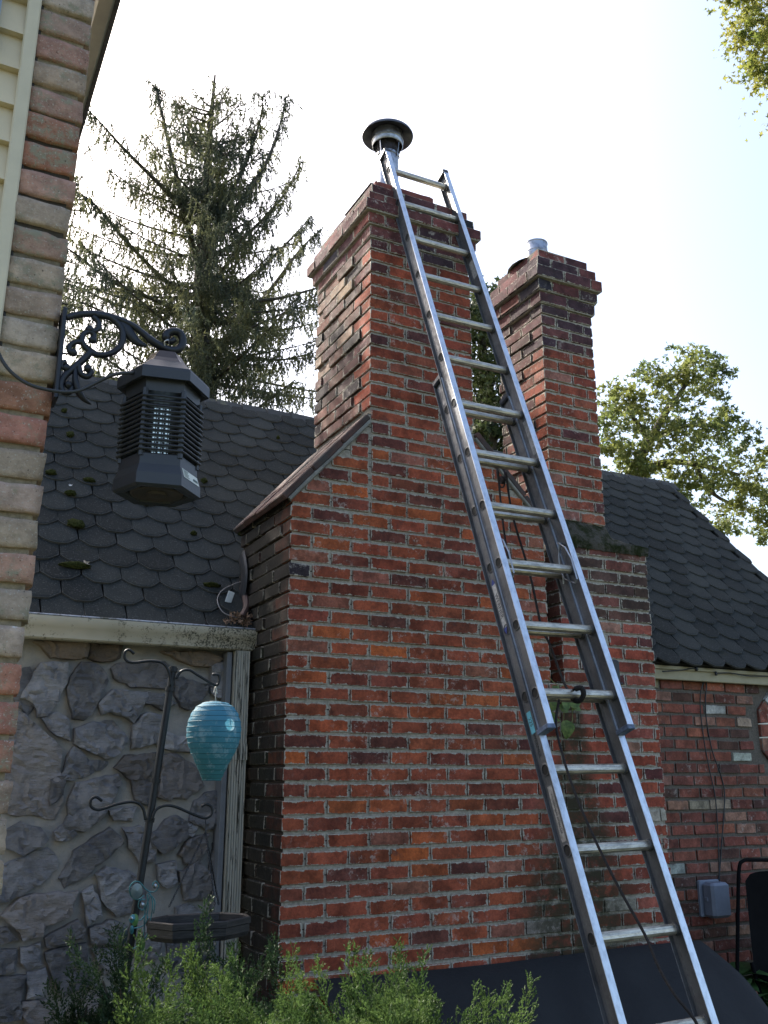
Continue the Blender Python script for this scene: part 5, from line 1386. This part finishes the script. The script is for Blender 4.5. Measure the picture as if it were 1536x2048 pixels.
# ---------------------------------------------------------------- foliage tools
def leaf_material(name, a, b_, trans=.35, rough=.5, scale=3):
    t = NT(name); p = t.pos(); c = t.mix(t.ramp(t.noise(p, scale, 4), .35, .65), a, b_)
    c = t.mix(1.0, c, t.ramp(t.noise(p, 40, 2), .3, .7, .75, 1.25), 'MULTIPLY')
    t.col(c); t.rough(rough, 0, .35)
    tr = t.n.new('ShaderNodeBsdfTranslucent'); t.l.new(c, tr.inputs[0]); mx = t.n.new('ShaderNodeMixShader'); mx.inputs[0].default_value = trans
    t.l.new(t.b.outputs[0], mx.inputs[1]); t.l.new(tr.outputs[0], mx.inputs[2]); t.l.new(mx.outputs[0], t.out.inputs[0]); return t.m
BARK = NT('bark'); t = BARK; p = t.pos(); t.col(t.mix(t.ramp(t.noise(t.mp(p, (8, 8, 1.5)), 3, 6), .35, .65), (0.10, 0.085, 0.065), (0.045, 0.04, 0.03))); t.rough(.95); t.bump(t.noise(t.mp(p, (10, 10, 2)), 4, 6), .8, .03); BARK = t.m
import numpy as np
class NPM:                                       # big meshes from numpy blocks of triangles
    def __init__(s): s.b = []
    def tris(s, a): s.b.append(np.asarray(a, dtype=np.float32).reshape(-1, 3, 3))
    def obj(s, name, mat, parent=None):
        a = np.concatenate(s.b); n = len(a); me = bpy.data.meshes.new(name)
        me.vertices.add(n * 3); me.vertices.foreach_set('co', a.reshape(-1)); me.loops.add(n * 3); me.loops.foreach_set('vertex_index', np.arange(n * 3, dtype=np.int32))
        me.polygons.add(n); me.polygons.foreach_set('loop_start', np.arange(0, n * 3, 3, dtype=np.int32)); me.update(calc_edges=True)
        me.materials.append(mat); return link(name, me, parent)
rng = np.random.default_rng(11)

# ---- spruce
SPX, SPY = 2.66, 10.0
spr = empty('spruce_tree', (SPX, SPY, 0), 'tall sparse spruce with drooping needle twigs behind the left roof slope', 'tree')
trunk = [Vector((SPX + .05, SPY, 0)), at(405, 830, SPY), at(402, 700, SPY), at(403, 560, SPY), at(410, 430, SPY), at(416, 330, SPY), at(422, 240, SPY), at(430, 150, SPY)]
b = MB(); tp_ = spl(trunk, 5); n = len(tp_); b.tube(tp_, [.15 * (1 - i / n) ** 1.1 + .010 for i in range(n)], 10); b.obj('trunk', BARK, spr, smooth=True)
def on_trunk(z):
    for i in range(len(tp_) - 1):
        if tp_[i].z <= z <= tp_[i + 1].z: return tp_[i].lerp(tp_[i + 1], (z - tp_[i].z) / (tp_[i + 1].z - tp_[i].z))
    return tp_[-1].copy()
limbs = []
def LB(L, y0, y1): 
    n = len(L); limbs.append(([at(x, y, y0 + (y1 - y0) * i / (n - 1)) for i, (x, y) in enumerate(L)], 1.0))
LB([(403, 560), (375, 450), (345, 320), (320, 210), (311, 168)], 10, 10.5)
LB([(404, 520), (440, 430), (490, 330), (520, 240), (527, 188)], 10, 9.4)
LB([(404, 500), (470, 420), (530, 330), (560, 250), (572, 192)], 10, 10.6)
LB([(408, 460), (320, 370), (250, 300), (205, 250), (173, 215)], 10, 9.7)
LB([(402, 600), (330, 560), (250, 480), (190, 410), (150, 380)], 10, 10.4)
LB([(402, 640), (310, 600), (220, 560), (140, 500), (80, 470)], 10, 9.5)
LB([(404, 520), (480, 480), (560, 400), (605, 320)], 10, 9.4)
LB([(403, 590), (480, 570), (560, 500), (625, 430)], 10, 10.3)
LB([(402, 600), (480, 604), (560, 596), (640, 575), (720, 560)], 10, 9.6)
LB([(402, 625), (330, 625), (240, 612), (150, 572), (90, 560)], 10, 10.4)
LB([(400, 690), (330, 670), (260, 650), (150, 600), (60, 590)], 10, 9.6)
LB([(402, 720), (470, 660), (540, 580), (600, 500), (640, 460)], 10, 10.2)
LB([(402, 730), (480, 715), (560, 720), (650, 700)], 10, 9.6)
LB([(402, 760), (470, 775), (560, 790), (660, 800)], 10, 10.4)
LB([(402, 740), (340, 750), (260, 760), (180, 750), (100, 730)], 10, 9.4)
LB([(402, 790), (470, 830), (560, 850), (660, 850)], 10, 9.8)
LB([(404, 640), (480, 650), (560, 660), (650, 640)], 10, 10.7)
zlo, zhi = at(405, 830, SPY).z - 1.5, at(425, 190, SPY).z
for i in range(116):
    k = (i + R.random()) / 116; z = zlo + (zhi - zlo) * k; a_ = R.uniform(0, 2 * pi); Ln = (2.7 * (1 - k) ** .82 + .22) * R.uniform(.7, 1.1)
    o_ = on_trunk(z); d_ = Vector((cos(a_), sin(a_), 0)); up = -.12 + k * .75
    limbs.append(([o_, o_ + d_ * Ln * .35 + Vector((0, 0, Ln * up * .10)), o_ + d_ * Ln * .7 + Vector((0, 0, Ln * up * .34)), o_ + d_ * Ln + Vector((0, 0, Ln * up * .72))], .6))
lm = MB(); tri = []
def blade(tri, p0, d_, L, w):
    s_ = Vector((R.gauss(0, 1), R.gauss(0, 1), R.gauss(0, 1))).cross(d_)
    if s_.length < 1e-5: return
    s_ = s_.normalized() * w; e_ = p0 + d_ * L
    tri.append((*(p0 - s_), *(p0 + s_), *e_))
def hang(tri, p0, L):                            # a drooping twig full of needles
    d_ = Vector((R.gauss(0, .35), R.gauss(0, .35), -1)).normalized(); q = p0.copy(); n = max(2, int(L / .042))
    for i in range(n):
        nd = (d_ + Vector((R.gauss(0, .12), R.gauss(0, .12), -.05))).normalized(); q2 = q + nd * (L / n)
        blade(tri, q, nd, L / n * 1.3, .006)
        for _ in range(3):
            o_ = Vector((R.gauss(0, 1), R.gauss(0, 1), R.gauss(-.3, .7))).normalized(); blade(tri, q.lerp(q2, R.random()), (nd + o_ * .9).normalized(), R.uniform(.035, .06), .0085)
        q = q2; d_ = nd
for P_, big in limbs:
    P2 = spl(P_, 6); n = len(P2); Ltot = sum((P2[i + 1] - P2[i]).length for i in range(n - 1))
    r0 = (.020 + .014 * Ltot * .6) * (1 if big == 1 else .65)
    lm.tube(P2, [max(.006, r0 * (1 - i / n) ** .9) for i in range(n)], 6)
    cnt = int(Ltot / .028 * (1.0 if big == 1 else .9))
    for i in range(cnt):
        s_ = .10 + .90 * (i + R.random()) / cnt; f_ = s_ * (n - 1); a0 = int(min(f_, n - 2)); p0 = P2[a0].lerp(P2[a0 + 1], f_ - a0)
        tng = (P2[a0 + 1] - P2[a0]).normalized(); sd = tng.cross(Vector((0, 0, 1)))
        if sd.length < .1: sd = Vector((1, 0, 0))
        sd.normalize()
        if R.random() < .6: hang(tri, p0, R.uniform(.14, .46) * (1 - .4 * s_))
        else:
            sL = R.uniform(.12, .5) * (1.05 - s_ * .75); sg = R.choice((-1, 1)); dd = (tng * .7 + sd * sg * .8 + Vector((0, 0, R.uniform(-.25, .2)))).normalized(); q = p0.copy(); st = max(2, int(sL / .055))
            for j in range(st):
                q2 = q + dd * (sL / st) + Vector((0, 0, -.004 * j)); blade(tri, q, (q2 - q).normalized(), (q2 - q).length * 1.2, .009)
                for _ in range(3):
                    o_ = Vector((R.gauss(0, 1), R.gauss(0, 1), R.gauss(0, 1))).normalized(); blade(tri, q, (dd + o_ * .9).normalized(), R.uniform(.035, .065), .009)
                if R.random() < .75: hang(tri, q2, R.uniform(.07, .26))
                q = q2
lm.obj('limb', BARK, spr)
cr = NPM(); cr.tris(tri); cr.obj('crown', leaf_material('spruce_needles', (0.062, 0.080, 0.058), (0.16, 0.165, 0.075), .45, .6, 1.2), spr)

shade_spruce = empty('spruce_tree', (0.35, 8.2, 0), 'narrow dense spruce added to shade the chimney, mostly hidden behind the near house corner', 'tree')  # added tree that blocks the sun from the chimney's left faces
tri = []; lm = MB(); lm.tube([(0.35, 8.2, 0), (.35, 8.2, 9.1)], [.13, .02], 8); lm.obj('trunk', BARK, shade_spruce)
lm = MB()
for i in range(100):
    k = (i + R.random()) / 100; z = 3.0 + 6.0 * k; a_ = R.uniform(0, 2 * pi); Ln = .95 * (1 - k) ** .7 + .12; d_ = Vector((cos(a_), sin(a_), .12)); o_ = Vector((.35, 8.2, z))
    P2 = [o_ + d_ * Ln * q / 6 for q in range(7)]; lm.tube(P2, [.016 * (1 - q / 7) + .004 for q in range(7)], 5)
    for q in range(int(Ln / .022)):
        f_ = R.random(); p0 = o_ + d_ * Ln * f_ + Vector((R.gauss(0, .09), R.gauss(0, .09), 0)); hang(tri, p0, R.uniform(.14, .34))
lm.obj('limb', BARK, shade_spruce); cr = NPM(); cr.tris(tri); cr.obj('crown', bpy.data.materials['spruce_needles'], shade_spruce)

# ---- broadleaf crowns
def leaf_tris(c_, s_, n_dir):
    d_ = n_dir; a_ = d_.orthogonal().normalized(); ro = R.uniform(0, 2 * pi); b2 = d_.cross(a_)
    e1 = a_ * cos(ro) + b2 * sin(ro); e2 = d_.cross(e1)
    o_ = c_; t_ = []
    tip = o_ + e1 * s_; l_ = o_ + (e1 * .55 + e2 * .62) * s_ + d_ * s_ * .15; r_ = o_ + (e1 * .55 - e2 * .62) * s_ + d_ * s_ * .15; m1 = o_ + (e1 * .45 + e2 * .2) * s_; m2 = o_ + (e1 * .45 - e2 * .2) * s_
    return [(*o_, *l_, *m1), (*o_, *m2, *r_), (*o_, *m1, *tip), (*o_, *tip, *m2)]
def crown(blobs, Y, leaf, per, dep=1.0, seed=1):
    tri = []; 
    for (x, y, r) in blobs:
        c_ = at(x, y, Y); rr = (at(x + r, y, Y) - c_).length
        nc = max(6, int(r * .75))
        for k in range(nc):                       # small sprays inside the big mass
            v_ = Vector((R.gauss(0, 1), R.gauss(0, 1), R.gauss(0, 1))).normalized() * rr * R.uniform(.25, 1.08); v_.y *= dep
            cc_ = c_ + v_; r2 = rr * R.uniform(.13, .26)
            for i in range(per):
                w_ = Vector((R.gauss(0, 1), R.gauss(0, 1), R.gauss(0, .55))) * r2 * .8
                tri += leaf_tris(cc_ + w_, leaf * R.uniform(.6, 1.25), Vector((R.gauss(0, .6), R.gauss(0, .6), R.gauss(.5, .5))).normalized())
    return tri
MAPL = leaf_material('maple_leaves', (0.075, 0.11, 0.04), (0.18, 0.20, 0.055), .55, .5, .9)
maple = empty('maple_tree', (12.2, 12.2, 0), 'broad green maple rising beyond the right end of the dark roof', 'tree')
blobs = [(1350, 735, 42), (1400, 728, 36), (1440, 742, 24), (1310, 762, 34), (1375, 775, 40), (1425, 775, 30), (1262, 790, 34), (1225, 800, 30), (1225, 850, 40), (1290, 830, 44), (1340, 820, 48), (1215, 900, 36), (1270, 895, 44), (1330, 880, 50), (1390, 860, 38), (1440, 850, 34), (1455, 835, 22), (1480, 880, 34), (1410, 910, 46), (1470, 930, 46), (1360, 935, 44), (1300, 945, 36), (1430, 975, 42), (1495, 975, 40), (1390, 985, 34), (1500, 1025, 40), (1460, 1030, 34), (1530, 1060, 26), (1440, 1060, 14), (1540, 990, 36), (1525, 920, 20), (1250, 930, 30), (1340, 975, 24)]
cr = NPM(); cr.tris(crown([(x, y, r_ * .86) for x, y, r_ in blobs], 12.0, .105, 13, 1.2)); cr.obj('crown', MAPL, maple)
b = MB()
tb = Vector((10.6, 12.3, 0)); fork = at(1255, 960, 12.2)
def br_(pts, r0, r1): P_ = spl(pts, 6); n = len(P_); b.tube(P_, [r0 + (r1 - r0) * i / n for i in range(n)], 7)
br_([tb, tb + Vector((0, 0, 3)), fork], .3, .13)
br_([fork, at(1300, 880, 12.2), at(1335, 820, 12.1), at(1375, 765, 12)], .11, .03)
br_([at(1300, 880, 12.2), at(1345, 858, 12.2), at(1400, 850, 12.2), at(1450, 860, 12)], .07, .02)
br_([fork, at(1330, 925, 12.3), at(1400, 930, 12.3), at(1480, 950, 12)], .09, .025)
br_([at(1300, 880, 12.2), at(1270, 840, 12.1), at(1240, 810, 12)], .06, .02)
br_([at(1390, 930, 12.3), at(1430, 990, 12.2), at(1500, 1020, 12.1)], .05, .02)
b.obj('trunk', BARK, maple, smooth=True)
mid_t = empty('oak_tree', (6.8, 11.0, 0), 'dense green tree seen in the gap between the two chimneys', 'tree')
cr = NPM(); cr.tris(crown([(960, 610, 50), (985, 690, 50), (930, 700, 60), (960, 770, 60), (1000, 820, 50), (950, 850, 50), (1010, 890, 40), (900, 640, 60), (1040, 760, 40), (960, 900, 34), (1030, 920, 30)], 11.0, .10, 20, 1.3)); cr.obj('crown', leaf_material('oak_leaves', (0.035, 0.060, 0.028), (0.085, 0.105, 0.035), .35, .5, 1.1), mid_t)
b = MB(); P_ = [Vector((6.8, 11, 0)), at(975, 900, 11), at(970, 760, 11), at(960, 640, 11)]; P_ = spl(P_, 6); b.tube(P_, [.2 * (1 - i / len(P_)) + .02 for i in range(len(P_))], 7); b.obj('trunk', BARK, mid_t)
over = empty('maple_tree', (6.6, 5.6, 0), 'sunlit yellow green branch tips reaching in at the top right corner', 'tree')
cr = NPM(); cr.tris(crown([(1500, 10, 40), (1540, 40, 50), (1500, 62, 26), (1530, 100, 38), (1525, 140, 26), (1545, 165, 22), (1475, -5, 22), (1560, 80, 60), (1600, 0, 90), (1620, 120, 80)], 5.6, .060, 14, 1.0)); cr.obj('crown', leaf_material('yellow_maple_leaves', (0.14, 0.18, 0.04), (0.28, 0.27, 0.06), .55, .5, 3), over)
b = MB(); b.tube(spl([Vector((10.5, 5.9, 0)), Vector((10.3, 6.0, 5)), at(1800, 60, 5.7), at(1620, 60, 5.6), at(1505, 40, 5.6)], 6), [.16 * (1 - i / 25) + .006 for i in range(25)], 7); b.obj('trunk', BARK, over)

# ---- junipers
def jun_proto(seed, L=.5):
    r = random.Random(seed); T = []
    def needle(p0, d_, l_, w):
        s_ = Vector((r.gauss(0, 1), r.gauss(0, 1), r.gauss(0, 1))).cross(d_)
        if s_.length < 1e-5: return
        s_ = s_.normalized() * w; m_ = p0 + d_ * l_ * .5; e_ = p0 + d_ * l_
        T.append((*(p0 - s_ * .6), *(m_ + s_), *e_)); T.append((*(p0 + s_ * .6), *e_, *(m_ - s_)))
    def sub(p0, d_, l_, lev):
        n = max(3, int(l_ / (.013 if lev > 1 else .0155))); q = p0.copy(); dd = d_.copy()
        for i in range(n):
            dd = (dd + Vector((r.gauss(0, .05), r.gauss(0, .05), .045))).normalized(); q2 = q + dd * (l_ / n)
            w = .0032 if lev == 0 else .0024
            s_ = Vector((r.gauss(0, 1), r.gauss(0, 1), r.gauss(0, 1))).cross(dd).normalized() * w
            T.append((*(q - s_), *(q + s_), *q2))
            if lev < 2 and i > (1 if lev == 0 else 0):
                k = 1 - i / n
                for sg in ((-1, 1) if lev == 0 else (r.choice((-1, 1)),)):
                    o_ = dd.orthogonal().normalized(); o_ = Matrix.Rotation(r.uniform(0, 2 * pi), 3, dd) @ o_
                    nd = (dd * .95 + o_ * .62).normalized()
                    sub(q2, nd, (l_ * .24 * (k ** .8) + .020) * r.uniform(.7, 1.2) if lev == 0 else (.014 + .020 * k) * r.uniform(.7, 1.3), lev + 1)
            else:
                for _ in range(2):
                    o_ = Vector((r.gauss(0, 1), r.gauss(0, 1), r.gauss(0, 1))).normalized(); needle(q, (dd + o_ * .55).normalized(), r.uniform(.008, .014), .0024)
            q = q2
    sub(Vector((0, 0, 0)), Vector((0, 0, 1)), L, 0)
    return np.array(T, dtype=np.float32).reshape(-1, 3)
protos = [jun_proto(s_) for s_ in range(6)]
def place_spray(npm, root, tip, k):
    d_ = tip - root; L = d_.length; zq = d_.normalized(); a_ = zq.orthogonal().normalized(); a_ = Matrix.Rotation(R.uniform(0, 2 * pi), 3, zq) @ a_; b2 = zq.cross(a_); s_ = L / .5
    M = np.array([[a_.x, b2.x, zq.x], [a_.y, b2.y, zq.y], [a_.z, b2.z, zq.z]], dtype=np.float32) * s_
    npm.tris(protos[k % 6] @ M.T + np.array(root, dtype=np.float32))
def juniper(name_label, cx_, tips, Y, nfill, xr, ytop, mat, drop=.42):
    o_ = empty('juniper_shrub', (cx_, Y, 0), name_label, 'shrub', 'junipers along the bottom of the view')
    m_ = NPM(); stems = MB()
    for i, (x, y) in enumerate(tips):
        t_ = at(x, y, Y + R.uniform(-.12, .12)); rt = t_ + Vector(((cx_ - t_.x) * .55 + R.choice((-1, 1)) * R.uniform(.02, .16), R.uniform(-.05, .12), -drop * R.uniform(.7, 1.0))); place_spray(m_, rt, t_, i)
        stems.tube([Vector((cx_ + R.uniform(-.15, .15), Y, 0)), rt, rt.lerp(t_, .6)], [.012, .006, .003], 5)
    for i in range(nfill):
        x = R.uniform(*xr); y = ytop(x) + abs(R.gauss(0, 1)) * 60 + 42
        t_ = at(x, y, Y + R.uniform(-.25, .28)); rt = t_ + Vector((R.choice((-1, 1)) * R.uniform(.06, .30), R.uniform(-.12, .16), -R.uniform(.24, .42))); place_spray(m_, rt, t_, i)
    m_.obj('foliage', mat, o_); stems.obj('stem', BARK, o_)
JD = leaf_material('juniper_shaded', (0.026, 0.055, 0.024), (0.045, 0.085, 0.032), .2, .6, 5)  # juniper green with the shade put into its colour
JL = leaf_material('juniper_sunlit', (0.055, 0.105, 0.030), (0.13, 0.20, 0.055), .4, .6, 6)  # same foliage with the sunlight put into its colour
c1 = at(250, 2000, 3.0).x
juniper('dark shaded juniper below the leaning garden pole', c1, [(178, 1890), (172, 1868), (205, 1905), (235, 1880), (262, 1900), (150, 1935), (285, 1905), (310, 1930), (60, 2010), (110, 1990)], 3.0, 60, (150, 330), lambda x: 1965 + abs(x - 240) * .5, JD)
c1 = at(470, 1990, 2.9).x
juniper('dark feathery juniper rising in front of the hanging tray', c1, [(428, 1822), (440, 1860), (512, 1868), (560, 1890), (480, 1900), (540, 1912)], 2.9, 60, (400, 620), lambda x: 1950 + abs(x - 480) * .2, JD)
c1 = at(430, 2030, 2.35).x
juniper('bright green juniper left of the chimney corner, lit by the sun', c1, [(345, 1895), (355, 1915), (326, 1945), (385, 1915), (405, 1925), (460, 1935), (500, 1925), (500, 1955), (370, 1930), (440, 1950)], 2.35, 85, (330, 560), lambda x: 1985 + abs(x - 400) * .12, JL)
c1 = at(730, 2030, 2.4).x
juniper('bright green juniper with long pointed tips before the black tarp', c1, [(778, 1868), (770, 1900), (545, 1905), (600, 1915), (640, 1925), (700, 1925), (720, 1945), (885, 1932), (945, 1950), (1066, 1970), (1010, 1985), (830, 1950), (990, 2030), (560, 1935), (905, 1965), (960, 1998), (800, 1935), (670, 1950)], 2.4, 120, (540, 940), lambda x: 1975 + (max(0, x - 840)) * .4 + 22 * sin(x * .03), JL)

# ---- vine in the gap and hostas by the wall
VL = leaf_material('vine_leaf', (0.10, 0.17, 0.04), (0.17, 0.23, 0.06), .35, .5, 20)
vine = empty('climbing_vine', at(1120, 1480, 4.1), 'small leafy vine growing from the gap between the chimney bases', 'plant')
b = MB(); yv = 4.10
for L in ([(1105, 1370), (1120, 1395), (1128, 1430), (1122, 1465)], [(1115, 1395), (1105, 1430), (1112, 1460)], [(1120, 1385), (1140, 1400), (1145, 1440), (1135, 1465)], [(1098, 1355), (1112, 1368), (1128, 1372)]):
    b.tube(spl([at(x, y, yv) for x, y in L], 4), .0022, 5)
b.obj('stem', simple('vine_stem', (.20, .22, .08), .7), vine)
def broad(c_, s_, d_, droop=.3, n=9, up=Vector((0, 0, 1))):
    d_ = d_.normalized(); sd = d_.cross(up).normalized(); nn = sd.cross(d_); b_ = MB(); vs = []
    for i in range(n):
        t_ = i / (n - 1); w = s_ * .42 * (sin(pi * min(1, t_ ** .75)) ** .8 + .02); c2 = c_ + d_ * s_ * t_ - nn * droop * s_ * t_ * t_
        vs += [c2 - sd * w + nn * w * .25, c2, c2 + sd * w + nn * w * .25]
    fs = []
    for i in range(n - 1):
        for k in (0, 1): fs.append((i * 3 + k, i * 3 + k + 1, i * 3 + 4 + k, i * 3 + 3 + k))
    b_.add(vs, fs); return b_
for (x, y, s_) in ((1128, 1398, .055), (1142, 1392, .05), (1110, 1402, .045), (1137, 1408, .055), (1100, 1440, .04), (1133, 1440, .075), (1105, 1372, .035), (1120, 1378, .04), (1143, 1412, .045), (1096, 1450, .03), (1118, 1412, .05), (1108, 1425, .03), (1148, 1402, .04)):
    broad(at(x, y, yv - R.uniform(.02, .08)), s_ * 1.3, Vector((R.uniform(-.7, .7), -.2, R.uniform(-.9, .1))), .3, up=Vector((R.uniform(-.3, .3), -1, .35))).obj('leaf', VL, vine, smooth=True)
HO = leaf_material('hosta_leaf', (0.045, 0.10, 0.03), (0.08, 0.16, 0.05), .3, .4, 12)
for hx, hy, hY, nl, lab in ((1462, 1940, 4.40, 16, 'low broad leaved green hosta beside the black tarp, nearer the ladder'), (1520, 1975, 4.25, 16, 'low broad leaved green hosta at the bottom right corner under the chair')):
    c_ = at(hx, hy, hY); ho = empty('hosta_plant', (c_.x, c_.y, 0), lab, 'plant', 'hostas at the foot of the brick wall')
    for i in range(nl):
        a_ = 2 * pi * i / nl + R.uniform(-.2, .2); o_ = c_ + Vector((cos(a_) * .04, sin(a_) * .04, -.10 + R.uniform(0, .08)))
        broad(o_, R.uniform(.13, .20), Vector((cos(a_), sin(a_), R.uniform(.2, .9))), .5).obj('leaf', HO, ho, smooth=True)
    b = MB(); b.tube([(c_.x, c_.y, 0), (c_.x, c_.y, c_.z - .08)], [.05, .03], 8); b.obj('stem', HO, ho)

# ---- house seen through the octagonal opening
far = empty('house', (8.5, 8.0, 0), 'pale horizontal siding of a building glimpsed through the opening in the right brick wall', 'house')
b = MB(); b.box(5.8, 11.5, 7.56, 9.0, -.05, 2.75); b.obj('wall', CREAM, far)
z = 0.6
while z < 2.7:
    b = MB(); b.add([(5.8, 7.51, z), (11.5, 7.51, z), (11.5, 7.555, z + .10), (5.8, 7.555, z + .10), (5.8, 7.555, z), (11.5, 7.555, z)], [(0, 1, 2, 3), (4, 5, 1, 0)])
    b.obj('siding_board', simple('pale_siding', (.70, .66, .52), .6, var=.05, bump=0) if z == .6 else bpy.data.materials['pale_siding'], far); z += .10
